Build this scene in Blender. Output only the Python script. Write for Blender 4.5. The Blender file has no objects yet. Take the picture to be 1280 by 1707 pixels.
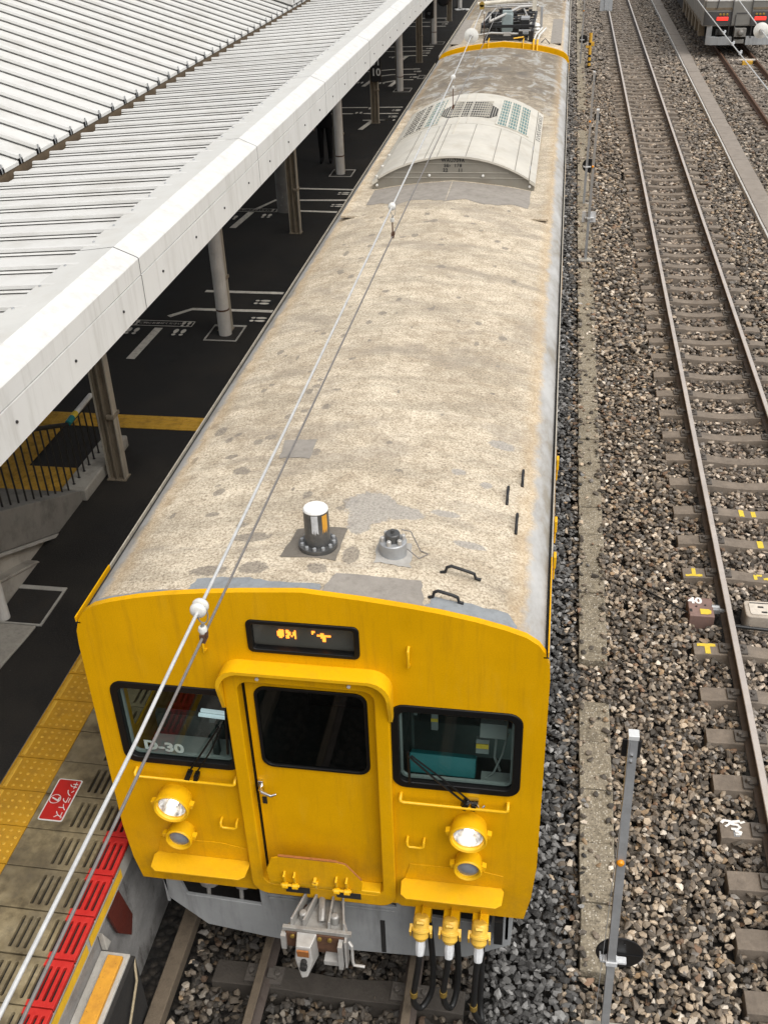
import bpy, bmesh, math, random
import numpy as np
from mathutils import Vector, Matrix
R=math.radians
S=bpy.context.scene
COL=S.collection
rnd=random.Random(7)

# ------------------------------------------------------------------ camera, sky, sun, exposure
def set_camera():
    p,y,r=0.5648,-0.1740,-0.0369
    cp,sp,cy,sy=math.cos(p),math.sin(p),math.cos(y),math.sin(y)
    fwd=Vector((sy*cp,cy*cp,-sp)); right=Vector((cy,-sy,0)); up=right.cross(fwd)
    c,s=math.cos(r),math.sin(r)
    ri=right*c+up*s; u=up*c-right*s
    cd=bpy.data.cameras.new('camera'); co=bpy.data.objects.new('camera',cd); COL.objects.link(co)
    m=Matrix.Identity(4)
    for i in range(3):
        m[i][0]=ri[i]; m[i][1]=u[i]; m[i][2]=-fwd[i]
    m[0][3],m[1][3],m[2][3]=1.308,-4.594,7.1145
    co.matrix_world=m
    cd.sensor_fit='VERTICAL'; cd.sensor_height=24.0; cd.lens=1732.7/1707*24.0
    cd.clip_start=0.05; cd.clip_end=1000
    S.camera=co
set_camera()

SUN_EL,SUN_ROT=R(60),R(128)
w=bpy.data.worlds.new('World'); S.world=w; w.use_nodes=True
nt=w.node_tree; nt.nodes.clear()
o=nt.nodes.new('ShaderNodeOutputWorld'); bg=nt.nodes.new('ShaderNodeBackground')
sky=nt.nodes.new('ShaderNodeTexSky'); sky.sky_type='NISHITA'; sky.sun_disc=False
sky.sun_elevation=SUN_EL; sky.sun_rotation=SUN_ROT; sky.air_density=1.0; sky.dust_density=3.0; sky.ozone_density=1.0
hs=nt.nodes.new('ShaderNodeHueSaturation'); hs.inputs['Saturation'].default_value=0.12
nt.links.new(sky.outputs[0],hs.inputs['Color']); nt.links.new(hs.outputs[0],bg.inputs[0]); nt.links.new(bg.outputs[0],o.inputs[0])
bg.inputs[1].default_value=0.105
sl=bpy.data.lights.new('sun','SUN'); sl.energy=1.5; sl.angle=R(60); sl.color=(1.0,0.96,0.9)
so=bpy.data.objects.new('sun',sl); COL.objects.link(so)
# sky sun_rotation is clockwise from +Y seen from above
sd=Vector((math.sin(SUN_ROT)*math.cos(SUN_EL),math.cos(SUN_ROT)*math.cos(SUN_EL),math.sin(SUN_EL)))
so.rotation_euler=sd.to_track_quat('Z','Y').to_euler()
S.view_settings.view_transform='Standard'; S.view_settings.look='None'
S.view_settings.exposure=0.80; S.view_settings.gamma=1.0
S.cycles.max_bounces=6; S.cycles.diffuse_bounces=2; S.cycles.transparent_max_bounces=8

# ------------------------------------------------------------------ materials
def nodes(name):
    m=bpy.data.materials.new(name); m.use_nodes=True
    t=m.node_tree; b=t.nodes['Principled BSDF']
    return m,t,b
class NB:
    def __init__(s,t): s.t=t
    def n(s,ty,**k):
        x=s.t.nodes.new(ty)
        for a,v in k.items(): setattr(x,a,v)
        return x
    def l(s,a,b): s.t.links.new(a,b)
    def coord(s,scale=(1,1,1),kind='Object',loc=(0,0,0)):
        tc=s.n('ShaderNodeTexCoord'); mp=s.n('ShaderNodeMapping'); mp.inputs['Scale'].default_value=scale; mp.inputs['Location'].default_value=loc
        s.l(tc.outputs[kind],mp.inputs[0]); return mp.outputs[0]
    def geo(s,scale=(1,1,1)):
        g=s.n('ShaderNodeNewGeometry'); mp=s.n('ShaderNodeMapping'); mp.inputs['Scale'].default_value=scale
        s.l(g.outputs['Position'],mp.inputs[0]); return mp.outputs[0]
    def noise(s,vec,scale,detail=4,rough=.6,dist=0.):
        x=s.n('ShaderNodeTexNoise'); x.inputs['Scale'].default_value=scale; x.inputs['Detail'].default_value=detail
        x.inputs['Roughness'].default_value=rough; x.inputs['Distortion'].default_value=dist
        s.l(vec,x.inputs['Vector']); return x.outputs[0]
    def ramp(s,fac,stops):
        x=s.n('ShaderNodeValToRGB'); e=x.color_ramp.elements
        while len(e)<len(stops): e.new(0.5)
        for i,(p,c) in enumerate(stops):
            e[i].position=p; e[i].color=c if len(c)==4 else (*c,1)
        s.l(fac,x.inputs[0]); return x.outputs[0]
    def mix(s,fac,a,b,mode='MIX'):
        x=s.n('ShaderNodeMix',data_type='RGBA',blend_type=mode)
        for i,v in ((0,fac),(6,a),(7,b)):
            if isinstance(v,(int,float)): x.inputs[i].default_value=v
            elif isinstance(v,tuple): x.inputs[i].default_value=v if len(v)==4 else (*v,1)
            else: s.l(v,x.inputs[i])
        return x.outputs[2]
    def math(s,op,a,b=0.,clamp=False):
        x=s.n('ShaderNodeMath',operation=op,use_clamp=clamp)
        for i,v in ((0,a),(1,b)):
            if isinstance(v,(int,float)): x.inputs[i].default_value=v
            else: s.l(v,x.inputs[i])
        return x.outputs[0]
    def sep(s,vec):
        x=s.n('ShaderNodeSeparateXYZ'); s.l(vec,x.inputs[0]); return x.outputs
    def bump(s,h,strength,dist,b):
        x=s.n('ShaderNodeBump'); x.inputs['Strength'].default_value=strength; x.inputs['Distance'].default_value=dist
        s.l(h,x.inputs['Height']); s.l(x.outputs[0],b.inputs['Normal'])
G3=lambda v:(v,v,v)
def sc(c,k): return tuple(min(1,x*k) for x in c)
def weather(name,c,rough=.55,metal=0.,dirt=None,amt=.45,scale=3.,var=.12,bump=.15,bscale=60,streak=False,wear=None,spec=.5):
    """painted / weathered surface: base tone variation, blotchy dirt, fine bump; world-position based"""
    m,t,b=nodes(name); k=NB(t)
    v=k.geo(); 
    n1=k.noise(v,scale,5,.65); n2=k.noise(k.geo((1,1,.12) if streak else (1,1,1)),scale*(4 if streak else 1.7),6,.7)
    base=k.ramp(n1,[(.3,sc(c,1-var)),(.7,sc(c,1+var))])
    d=dirt or sc(c,.45)
    f=k.ramp(n2,[(.48,G3(0)),(.78,G3(amt))])
    col=k.mix(f,base,d)
    if wear:
        n3=k.noise(v,scale*5,6,.7); f3=k.ramp(n3,[(.62,G3(0)),(.68,G3(1))]); col=k.mix(f3,col,wear)
    k.l(col,b.inputs['Base Color'])
    b.inputs['Metallic'].default_value=metal
    rr=k.ramp(n2,[(.3,G3(rough*.85)),(.8,G3(min(1,rough*1.3)))]); k.l(rr,b.inputs['Roughness'])
    b.inputs['Specular IOR Level'].default_value=spec
    nb=k.noise(v,bscale,4,.6); k.bump(nb,bump,.01,b)
    return m
M={}
def m_yellow(name,c):
    # gloss paint that has been washed many times: rain streaks, brake dust low down, faded patches, chips
    m,t,b=nodes(name); k=NB(t); v=k.geo(); x,y,z=k.sep(v)
    n1=k.noise(v,1.3,5,.65); st=k.noise(k.geo((1,1,.07)),16,5,.7); fine=k.noise(v,70,3,.6); sp=k.noise(v,38,5,.75)
    col=k.ramp(n1,[(.3,sc(c,.90)),(.7,sc(c,1.08))])
    col=k.mix(k.ramp(st,[(.52,G3(0)),(.74,G3(.34))]),col,(.33,.16,.012))
    col=k.mix(k.ramp(k.noise(k.geo((1,1,.25)),5,6,.75),[(.55,G3(0)),(.75,G3(.22))]),col,(.72,.45,.05))
    mr=k.n('ShaderNodeMapRange'); mr.inputs[1].default_value=1.7; mr.inputs[2].default_value=.85; k.l(z,mr.inputs[0])
    du=k.math('MULTIPLY',mr.outputs[0],k.ramp(k.noise(v,7,6,.75),[(.38,G3(.05)),(.7,G3(.55))])); col=k.mix(du,col,(.22,.12,.03))
    col=k.mix(k.ramp(sp,[(.70,G3(0)),(.74,G3(.5))]),col,(.16,.09,.03))
    b.inputs['Specular IOR Level'].default_value=.14; fs=k.noise(v,130,4,.7); col=k.mix(k.ramp(fs,[(.42,G3(.22)),(.58,G3(0))]),col,(.40,.19,.002)); k.l(col,b.inputs['Base Color']); k.l(k.ramp(n1,[(.3,G3(.26)),(.75,G3(.5))]),b.inputs['Roughness'])
    wv=k.noise(v,2.2,2,.5); k.bump(k.math('ADD',k.math('MULTIPLY',wv,1.0),k.math('MULTIPLY',fine,.04)),.22,.03,b); return m
M['yellow']=m_yellow('yellow_paint',(.72,.375,.0015))
M['yellow_bright']=weather('yellow_paint_fresh',(.76,.42,.003),.4,dirt=(.4,.2,.01),amt=.3,scale=5,var=.05,bump=.06)
M['yellow_grip']=weather('yellow_grip',(.76,.42,.003),.5,dirt=(.42,.21,.01),amt=.3,scale=6,var=.05,bump=.3,bscale=140)
M['rust_edge']=weather('rusty_edge',(.35,.13,.03),.8,dirt=(.1,.04,.02),amt=.6,scale=20)
M['black_rubber']=weather('black_rubber',(.006,.006,.006),.4,amt=.2,bump=.03,spec=.25)
M['black']=weather('black_paint',(.012,.012,.013),.5,amt=.3,bump=.1)
M['skirt']=weather('grey_paint',(.31,.32,.325),.5,dirt=(.07,.065,.06),amt=.5,scale=2.5,bump=.08,streak=True)
M['under']=weather('underframe_black',(.02,.019,.018),.8,amt=.4,bump=.3)
M['steel']=weather('cast_steel',(.33,.32,.30),.45,.25,dirt=(.10,.07,.05),amt=.7,scale=9,bump=.15)
M['rust']=weather('rust',(.10,.045,.022),.85,dirt=(.03,.018,.012),amt=.7,scale=9,bump=.4)
M['redbrown']=weather('red_brown_paint',(.10,.016,.009),.6,dirt=(.03,.01,.008),amt=.4,scale=5)
M['orange']=weather('orange_board',(.62,.30,.03),.6,dirt=(.28,.10,.02),amt=.5,scale=8,wear=(.10,.02,.01))
M['chrome']=weather('chrome',(.75,.75,.75),.18,1.0,amt=.15,bump=.02)
M['insul']=weather('porcelain',(.66,.65,.61),.22,dirt=(.45,.4,.33),amt=.3,scale=12,bump=.02)
M['wire_light']=weather('wire_light',(.62,.62,.61),.4,.4,amt=.3,scale=20)
M['wire_dark']=weather('wire_dark',(.26,.24,.225),.45,.5,amt=.5,scale=20)
M['galv']=weather('galvanised',(.36,.37,.38),.45,.35,dirt=(.22,.21,.2),amt=.4,scale=6,bump=.08)
M['white']=weather('white_paint',(.72,.715,.69),.5,dirt=(.42,.38,.32),amt=.35,scale=6)
M['white_mark']=weather('white_marking',(.70,.66,.58),.75,dirt=(.14,.13,.12),amt=.6,scale=9,bump=.3)
M['mark_black']=weather('marking_black',(.008,.008,.008),.85,amt=.3)
M['concrete']=weather('concrete',(.34,.32,.28),.9,dirt=(.10,.09,.075),amt=.65,scale=3,bump=.5,bscale=45)
M['concrete_dark']=weather('concrete_dark',(.21,.198,.175),.92,dirt=(.045,.042,.038),amt=.7,scale=2.2,bump=.5,bscale=45)
M['concrete_light']=weather('concrete_pale',(.40,.385,.35),.9,dirt=(.2,.18,.15),amt=.55,scale=3,bump=.4,bscale=45)
M['sleeper']=weather('sleeper_concrete',(.185,.152,.12),.9,dirt=(.075,.062,.052),amt=.6,scale=5,var=.22,bump=.5,bscale=50)
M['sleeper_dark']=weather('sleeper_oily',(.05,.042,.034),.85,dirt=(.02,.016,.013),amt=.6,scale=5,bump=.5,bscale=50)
M['railside']=weather('rail_side',(.085,.066,.055),.75,.2,dirt=(.04,.026,.02),amt=.6,scale=6,bump=.2)
M['railtop']=weather('rail_running_surface',(.62,.56,.51),.42,.55,dirt=(.36,.29,.24),amt=.35,scale=3,bump=.03)
M['railrust']=weather('rail_rusty',(.13,.072,.045),.6,.4,dirt=(.05,.03,.02),amt=.6,scale=6)
M['timber']=weather('old_timber',(.115,.088,.06),.9,dirt=(.04,.03,.022),amt=.6,scale=6,bump=.6)
M['clip']=weather('rail_clip_steel',(.13,.115,.10),.65,.4,dirt=(.05,.035,.03),amt=.6,scale=20)
M['paint_yel']=weather('sprayed_yellow',(.68,.50,.05),.8,dirt=(.35,.24,.04),amt=.4,scale=25)
M['paint_wht']=weather('sprayed_white',(.75,.73,.7),.8,dirt=(.4,.37,.33),amt=.4,scale=25)
M['acw']=weather('ac_casing',(.60,.565,.49),.42,.15,dirt=(.36,.30,.21),amt=.42,scale=1.8,bump=.03)
M['acfront']=weather('ac_casing_front',(.25,.232,.195),.5,.15,dirt=(.2,.165,.12),amt=.5,scale=2.5,bump=.03)
M['acteal']=weather('ac_core_teal',(.10,.22,.22),.5,.2,dirt=(.04,.07,.07),amt=.5,scale=15)
M['tealgrey']=weather('teal_grey_casing',(.26,.31,.31),.5,dirt=(.15,.17,.17),amt=.3,scale=6)
M['roofwhite']=weather('canopy_sheet',(.57,.565,.545),.5,dirt=(.33,.31,.27),amt=.5,scale=1.1,var=.035,bump=.03)
M['fascia']=weather('fascia_sheet',(.61,.605,.585),.5,dirt=(.34,.32,.28),amt=.5,scale=2.2,var=.03,bump=.03,streak=True)
M['flash_shaded']=weather('flashing_sheet_shaded',(.52,.515,.49),.55,dirt=(.42,.39,.34),amt=.45,scale=2,var=.04,bump=.03)  # fascia tone painted darker, for the shade on its slope to the left
M['gutter']=weather('rusty_gutter',(.12,.085,.05),.8,dirt=(.03,.024,.018),amt=.6,scale=5)
M['canopy_under']=weather('canopy_underside',(.10,.095,.09),.8)
M['post']=weather('old_rail_column',(.27,.225,.165),.7,.15,dirt=(.028,.02,.015),amt=.65,scale=6,streak=True,bump=.2)
M['postpale']=weather('column_flange_pale',(.42,.38,.31),.6,.1,dirt=(.08,.06,.045),amt=.6,scale=6,streak=True)
M['pipe']=weather('drain_pipe',(.60,.58,.54),.45,dirt=(.24,.215,.18),amt=.4,scale=5,streak=True,bump=.03)
M['pipe_white']=weather('drain_pipe_white',(.66,.64,.6),.45,dirt=(.30,.27,.23),amt=.4,scale=5,streak=True,bump=.03)
M['band']=weather('pipe_band',(.10,.05,.03),.7)
M['tactile']=weather('tactile_yellow',(.50,.26,.015),.6,dirt=(.24,.13,.02),amt=.6,scale=5,var=.12,bump=.15)
M['tactile_old']=weather('tactile_yellow_worn',(.55,.31,.03),.75,dirt=(.12,.07,.02),amt=.7,scale=6,var=.12,bump=.3)
M['black_rail']=weather('railing_black',(.018,.017,.016),.5,amt=.3)
M['amber']=weather('amber_reflector',(.75,.28,.01),.2,amt=.1,bump=.0)
M['interior']=weather('cab_dark',(.022,.037,.035),.6,amt=.4,bump=.05)
M['teal']=weather('cab_console_teal',(.009,.125,.135),.5,amt=.25,bump=.05)
M['cab_grey']=weather('cab_grey',(.22,.245,.235),.5,amt=.3)
M['silver']=weather('stainless_body',(.27,.262,.24),.4,.5,dirt=(.2,.185,.16),amt=.4,scale=1.5)
M['silver_dark']=weather('dark_grey_front',(.06,.06,.06),.5,dirt=(.05,.05,.05),amt=.4,scale=3)
M['beam_brown']=weather('brown_underframe',(.17,.135,.09),.8,dirt=(.05,.04,.03),amt=.6,scale=4)
M['suit']=weather('black_suit',(.007,.007,.008),.9,amt=.2,spec=.15)
M['skin']=weather('skin',(.45,.27,.19),.5,amt=.15,bump=.03)
M['hair']=weather('black_hair',(.006,.005,.005),.5,amt=.1)
M['glyph']=weather('black_lettering',(.02,.02,.02),.7,amt=.1)
M['redsign']=weather('red_sign',(.52,.025,.02),.4,dirt=(.36,.02,.018),amt=.3,scale=8,bump=.02)
M['cable']=weather('black_cable',(.012,.012,.012),.38,amt=.3,scale=20,bump=.05)

def emis(name,c,s):
    m,t,b=nodes(name); b.inputs['Base Color'].default_value=(*sc(c,.5),1); b.inputs['Emission Color'].default_value=(*c,1); b.inputs['Emission Strength'].default_value=s
    k=NB(t); n=k.noise(k.geo(),40,2); k.l(k.ramp(n,[(.3,G3(.2)),(.7,G3(.4))]),b.inputs['Roughness']); return m
M['led']=emis('led_orange',(1.0,.28,.03),1.6); M['lamp_on']=emis('lamp_filament',(1.0,.93,.8),5.)
M['tail_on']=emis('tail_light_red',(1.0,.03,.02),1.3)
def glass(name,tint,rough=.03,refl=1.0):
    m,t,b=nodes(name); k=NB(t); t.nodes.remove(b)
    out=[n for n in t.nodes if n.type=='OUTPUT_MATERIAL'][0]
    tr=k.n('ShaderNodeBsdfTransparent'); tr.inputs[0].default_value=(*tint,1)
    gl=k.n('ShaderNodeBsdfGlossy'); gl.inputs['Roughness'].default_value=rough; gl.inputs[0].default_value=(refl,refl,refl,1)
    ge=k.n('ShaderNodeNewGeometry'); dp=k.n('ShaderNodeVectorMath',operation='DOT_PRODUCT'); k.l(ge.outputs['Normal'],dp.inputs[0]); k.l(ge.outputs['Incoming'],dp.inputs[1])
    f5=k.math('POWER',k.math('SUBTRACT',1.,k.math('ABSOLUTE',dp.outputs['Value'],0.)),5.); fr=k.math('ADD',k.math('MULTIPLY',f5,.96),.04)
    n=k.noise(k.geo(),2.5,3); bp=k.n('ShaderNodeBump'); bp.inputs['Strength'].default_value=.02; k.l(n,bp.inputs['Height']); k.l(bp.outputs[0],gl.inputs['Normal'])
    mx=k.n('ShaderNodeMixShader'); k.l(fr,mx.inputs[0]); k.l(tr.outputs[0],mx.inputs[1]); k.l(gl.outputs[0],mx.inputs[2]); k.l(mx.outputs[0],out.inputs[0])
    return m
M['glass']=glass('cab_glass',(.74,.82,.80)); M['lens']=glass('lamp_lens',(.9,.9,.9),.02); M['glass_dark']=glass('dark_glass',(.42,.46,.46))
def m_reflector():
    m,t,b=nodes('lamp_reflector'); k=NB(t); v=k.coord((1,1,1)); n=k.noise(v,22,2)
    k.l(k.ramp(n,[(.35,G3(.35)),(.65,G3(.95))]),b.inputs['Base Color']); b.inputs['Metallic'].default_value=1; b.inputs['Roughness'].default_value=.30; return m
M['reflector']=m_reflector()

def m_roof(name,soot):
    m,t,b=nodes(name); k=NB(t); v=k.geo()
    x,y,z=k.sep(v)
    fine=k.noise(v,62,5,.75); mid=k.noise(v,6,6,.7,.3); big=k.noise(k.geo((1,.45,1)),1.1,5,.65)
    cross=k.noise(k.geo((.35,1.6,1)),2.4,5,.65)
    base=k.ramp(fine,[(.36,(.235,.19,.135)),(.47,(.54,.455,.34)),(.60,(.73,.65,.515))])
    st=k.ramp(k.math('ADD',k.math('MULTIPLY',mid,.62),k.math('MULTIPLY',big,.42)),[(.44,G3(0)),(.63,G3(.85))])
    base=k.mix(st,base,k.ramp(fine,[(.35,(.16,.125,.085)),(.6,(.44,.355,.25))]))
    cs=k.ramp(cross,[(.47,G3(0)),(.66,G3(.65))]); base=k.mix(cs,base,k.ramp(fine,[(.35,(.17,.14,.105)),(.6,(.40,.345,.26))]))
    wr=k.noise(k.geo((.28,1.5,1)),3.0,4,.6,.5); wl=k.ramp(wr,[(.482,G3(0)),(.497,G3(.24)),(.503,G3(.24)),(.518,G3(0))]); base=k.mix(wl,base,(.20,.165,.12))
    hz=k.ramp(k.noise(k.geo((.5,1.1,1)),1.7,6,.7,.6),[(.52,G3(0)),(.62,G3(.45))]); base=k.mix(hz,base,(.24,.205,.165))
    at=k.n('ShaderNodeAttribute'); at.attribute_name='stains'; sr,sg,sb=k.sep(at.outputs['Vector'])
    jn=k.math('MULTIPLY',k.math('SUBTRACT',k.noise(v,26,5,.7),.5),1.1)
    f1=k.ramp(k.math('ADD',sr,jn),[(.42,G3(0)),(.62,G3(.8))]); base=k.mix(f1,base,k.ramp(fine,[(.35,(.13,.11,.09)),(.6,(.27,.235,.19))]))
    f2=k.ramp(k.math('ADD',sg,jn),[(.42,G3(0)),(.56,G3(.85))]); base=k.mix(f2,base,k.ramp(fine,[(.35,(.24,.22,.195)),(.6,(.38,.355,.32))]))
    # soot gets heavier along the car towards the pantograph
    so_=k.math('ADD',k.math('MULTIPLY',k.math('SUBTRACT',y,soot),.22,),k.math('MULTIPLY',k.math('SUBTRACT',mid,.5),1.3))
    sf=k.ramp(so_,[(.02,G3(0)),(.55,G3(.8))]); 
    sootc=k.ramp(k.noise(k.geo((1,.6,1)),3.2,6,.7,.8),[(.35,(.065,.055,.045)),(.52,(.15,.12,.085)),(.60,(.33,.34,.335)),(.68,(.17,.14,.10))])
    base=k.mix(sf,base,sootc)
    # gloss grey painted shoulder along both eaves
    ax=k.math('ABSOLUTE',x)
    e=k.math('ADD',ax,k.math('MULTIPLY',k.math('SUBTRACT',mid,.5),.16))
    ef=k.ramp(e,[(0.,G3(0)),(1.0,G3(0))]); 
    mr=k.n('ShaderNodeMapRange'); mr.inputs[1].default_value=1.245; mr.inputs[2].default_value=1.30; k.l(e,mr.inputs[0])
    edge=k.ramp(k.noise(k.geo((1,.5,1)),4,6,.7),[(.36,(.27,.245,.205)),(.48,(.36,.35,.335)),(.64,(.44,.435,.42))])
    base=k.mix(mr.outputs[0],base,edge)
    mr2=k.n('ShaderNodeMapRange'); mr2.inputs[1].default_value=1.14; mr2.inputs[2].default_value=1.26; k.l(e,mr2.inputs[0])
    warm=k.math('MULTIPLY',k.math('MULTIPLY',mr2.outputs[0],k.math('SUBTRACT',1.,mr.outputs[0])),.45)
    base=k.mix(warm,base,(.46,.32,.17))
    k.l(base,b.inputs['Base Color'])
    k.l(k.ramp(mr.outputs[0],[(0,G3(.85)),(1,G3(.5))]),b.inputs['Roughness'])
    hb=k.math('MULTIPLY',fine,k.math('SUBTRACT',1.0,mr.outputs[0])); k.bump(hb,.45,.012,b)
    return m
M['roof1']=m_roof('train_roof_canvas',12.4); M['roof2']=m_roof('train_roof_canvas_sooty',23.5)
M['roofpatch']=weather('roof_repair_grey',(.27,.245,.215),.85,dirt=(.15,.13,.11),amt=.6,scale=7,bump=.6,bscale=60)
M['roofpatch_dark']=weather('roof_repair_dark',(.165,.145,.12),.85,dirt=(.09,.075,.06),amt=.6,scale=9,bump=.5)
M['roofpatch_blue']=weather('roof_repair_bluegrey',(.24,.255,.265),.7,dirt=(.12,.12,.12),amt=.6,scale=9,bump=.4)
M['stain']=weather('roof_stain',(.17,.135,.10),.85,dirt=(.10,.08,.06),amt=.6,scale=18,bump=.5)
M['stain_light']=weather('roof_filler_pale',(.36,.345,.32),.8,dirt=(.25,.22,.18),amt=.5,scale=12,bump=.5)

def m_asphalt():
    m,t,b=nodes('asphalt'); k=NB(t); v=k.geo()
    f=k.noise(v,70,4,.7); g=k.noise(v,.9,5,.65); h=k.noise(v,3.2,5,.7)
    c=k.ramp(f,[(.35,G3(.010)),(.55,(.018,.0165,.015)),(.75,(.040,.036,.032))])
    c=k.mix(k.ramp(g,[(.42,G3(0)),(.66,G3(.75))]),c,(.034,.030,.025)); c=k.mix(k.ramp(k.noise(v,14,6,.75),[(.70,G3(0)),(.735,G3(.6))]),c,(.10,.095,.085))
    c=k.mix(k.ramp(h,[(.66,G3(0)),(.70,G3(.7))]),c,(.004,.004,.004))
    k.l(c,b.inputs['Base Color']); k.l(k.ramp(g,[(.3,G3(.7)),(.7,G3(.95))]),b.inputs['Roughness']); b.inputs['Specular IOR Level'].default_value=.3
    k.bump(f,.5,.006,b); return m
M['asphalt']=m_asphalt()
def m_ground():
    m,t,b=nodes('ballast_bed'); k=NB(t); v=k.geo()
    vo=k.n('ShaderNodeTexVoronoi'); vo.inputs['Scale'].default_value=16; k.l(v,vo.inputs['Vector'])
    c=k.ramp(vo.outputs['Color'],[(.1,(.012,.011,.010)),(.45,(.035,.03,.025)),(.8,(.06,.05,.04))])
    c=k.mix(k.ramp(vo.outputs['Distance'],[(.25,G3(0)),(.7,G3(.9))]),c,(.012,.011,.010))
    k.l(c,b.inputs['Base Color']); b.inputs['Roughness'].default_value=.95
    k.bump(k.math('SUBTRACT',1.,vo.outputs['Distance']),1.,.05,b); return m
M['ground']=m_ground()
def m_stone():
    m,t,b=nodes('crushed_stone'); k=NB(t)
    at=k.n('ShaderNodeAttribute'); at.attribute_name='stone'; v=k.geo()
    n=k.noise(v,45,4,.7)
    c=k.mix(k.ramp(n,[(.35,G3(0)),(.75,G3(.55))]),at.outputs['Color'],k.mix(.5,at.outputs['Color'],(.06,.05,.042)))
    k.l(c,b.inputs['Base Color']); k.l(k.ramp(n,[(.3,G3(.6)),(.7,G3(.9))]),b.inputs['Roughness']); k.bump(n,.4,.004,b); return m
M['stone']=m_stone()
def m_lid():
    m,t,b=nodes('aged_exposed_aggregate'); k=NB(t); v=k.geo()
    vo=k.n('ShaderNodeTexVoronoi'); vo.inputs['Scale'].default_value=46; k.l(v,vo.inputs['Vector'])
    n=k.noise(v,4,6,.7); f=k.noise(v,80,3)
    base=k.ramp(n,[(.3,(.16,.135,.095)),(.5,(.27,.23,.165)),(.72,(.36,.315,.24))])
    base=k.mix(k.ramp(k.noise(v,26,5,.75),[(.42,G3(.45)),(.58,G3(0))]),base,(.07,.06,.045))
    peb=k.ramp(vo.outputs['Color'],[(.25,(.06,.052,.04)),(.55,(.30,.26,.20)),(.72,(.62,.58,.50))])
    msk=k.ramp(vo.outputs['Distance'],[(.26,G3(.6)),(.42,G3(0))])
    k.l(k.mix(msk,base,peb),b.inputs['Base Color']); b.inputs['Roughness'].default_value=.92
    k.bump(k.math('ADD',k.math('SUBTRACT',1.,vo.outputs['Distance']),f),.6,.01,b); return m
M['lid']=m_lid()
M['lid_grey']=weather('walkway_concrete',(.235,.205,.175),.9,dirt=(.13,.11,.092),amt=.5,scale=2.5,var=.12,bump=.4)
M['lid_pale']=weather('walkway_edge_pale',(.46,.445,.42),.85,dirt=(.25,.23,.2),amt=.5,scale=4,bump=.3)
def m_slab():
    m,t,b=nodes('platform_edge_slab'); k=NB(t); v=k.geo(); x,y,z=k.sep(v)
    n=k.noise(v,5,6,.7); n2=k.noise(v,1.7,4,.6); f=k.noise(v,60,3)
    base=k.ramp(n,[(.3,(.10,.078,.045)),(.5,(.235,.187,.105)),(.7,(.33,.272,.165))])
    base=k.mix(k.ramp(n2,[(.44,G3(0)),(.66,G3(.8))]),base,(.06,.048,.033)); base=k.mix(k.ramp(k.noise(v,11,6,.75),[(.52,G3(0)),(.68,G3(.5))]),base,(.10,.082,.055))
    mr=k.n('ShaderNodeMapRange'); mr.inputs[1].default_value=-1.692; mr.inputs[2].default_value=-1.684
    k.l(k.math('ADD',x,k.math('MULTIPLY',k.math('SUBTRACT',n,.5),.03)),mr.inputs[0])
    red=k.ramp(n,[(.3,(.42,.012,.010)),(.7,(.56,.024,.016))])
    wearf=k.ramp(k.noise(v,22,5,.7),[(.66,G3(0)),(.72,G3(.7))])
    red=k.mix(wearf,red,(.25,.16,.08))
    k.l(k.mix(mr.outputs[0],base,red),b.inputs['Base Color']); k.l(k.ramp(n,[(.3,G3(.45)),(.7,G3(.8))]),b.inputs['Roughness'])
    k.bump(f,.3,.005,b); return m
M['slab']=m_slab()
def m_wall():
    m,t,b=nodes('platform_side_wall'); k=NB(t); v=k.geo(); n=k.noise(v,2.5,6,.7); n2=k.noise(k.geo((1,1,.4)),5,6,.75); f=k.noise(v,40,4)
    c=k.ramp(n,[(.3,(.16,.155,.15)),(.7,(.36,.35,.335))]); c=k.mix(k.ramp(n2,[(.55,G3(0)),(.66,G3(.7))]),c,(.07,.062,.055))
    k.l(c,b.inputs['Base Color']); b.inputs['Roughness'].default_value=.9; k.bump(f,.5,.012,b); return m
M['wall']=m_wall()
def m_fblock():
    return weather('worn_yellow_line',(.74,.44,.015),.7,dirt=(.4,.25,.06),amt=.4,scale=7,bump=.2)
M['yline']=m_fblock()
for _n,_c in (('junction_brown',(.21,.135,.115)),('cover_pale',(.42,.37,.31)),('cover_pale2',(.58,.53,.46))): M[_n]=weather(_n,_c,.65,dirt=sc(_c,.45),amt=.5,scale=7,bump=.15)
M['display']=weather('display_board',(.10,.10,.085),.5,dirt=(.03,.03,.03),amt=.3)
M['glass_clear']=glass('clear_glass',(.9,.9,.9),.04,.8)
M['tail_glass']=weather('tail_lamp_glass',(.22,.23,.25),.15,dirt=(.1,.1,.11),amt=.3,scale=12)
M['reflection_on']=emis('reflection_glow',(.8,.95,1.0),.3)
M['cab_grey2']=weather('cab_desk',(.035,.05,.047),.5,amt=.3)
M['steel_light']=weather('coupler_pale_steel',(.42,.41,.39),.4,.2,dirt=(.22,.17,.13),amt=.5,scale=10,bump=.1)
M['steel_dark']=weather('worn_dark_steel',(.10,.10,.10),.4,.5,dirt=(.25,.24,.22),amt=.6,scale=9,bump=.1)
M['brass']=weather('brass',(.45,.30,.07),.4,.7,dirt=(.15,.09,.03),amt=.5,scale=20)
M['yellow_pale']=weather('yellow_plug',(.72,.44,.06),.4,dirt=(.45,.26,.04),amt=.35,scale=10)
M['galv_pale']=weather('taped_gland',(.55,.56,.57),.5,dirt=(.3,.3,.3),amt=.4,scale=25,bump=.3)
M['roofpatch_tan']=weather('roof_board_tan',(.34,.275,.205),.85,dirt=(.17,.14,.11),amt=.65,scale=3.5,bump=.5)
M['tactile_stud']=weather('tactile_stud',(.62,.36,.04),.5,dirt=(.32,.19,.03),amt=.45,scale=8)
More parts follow.
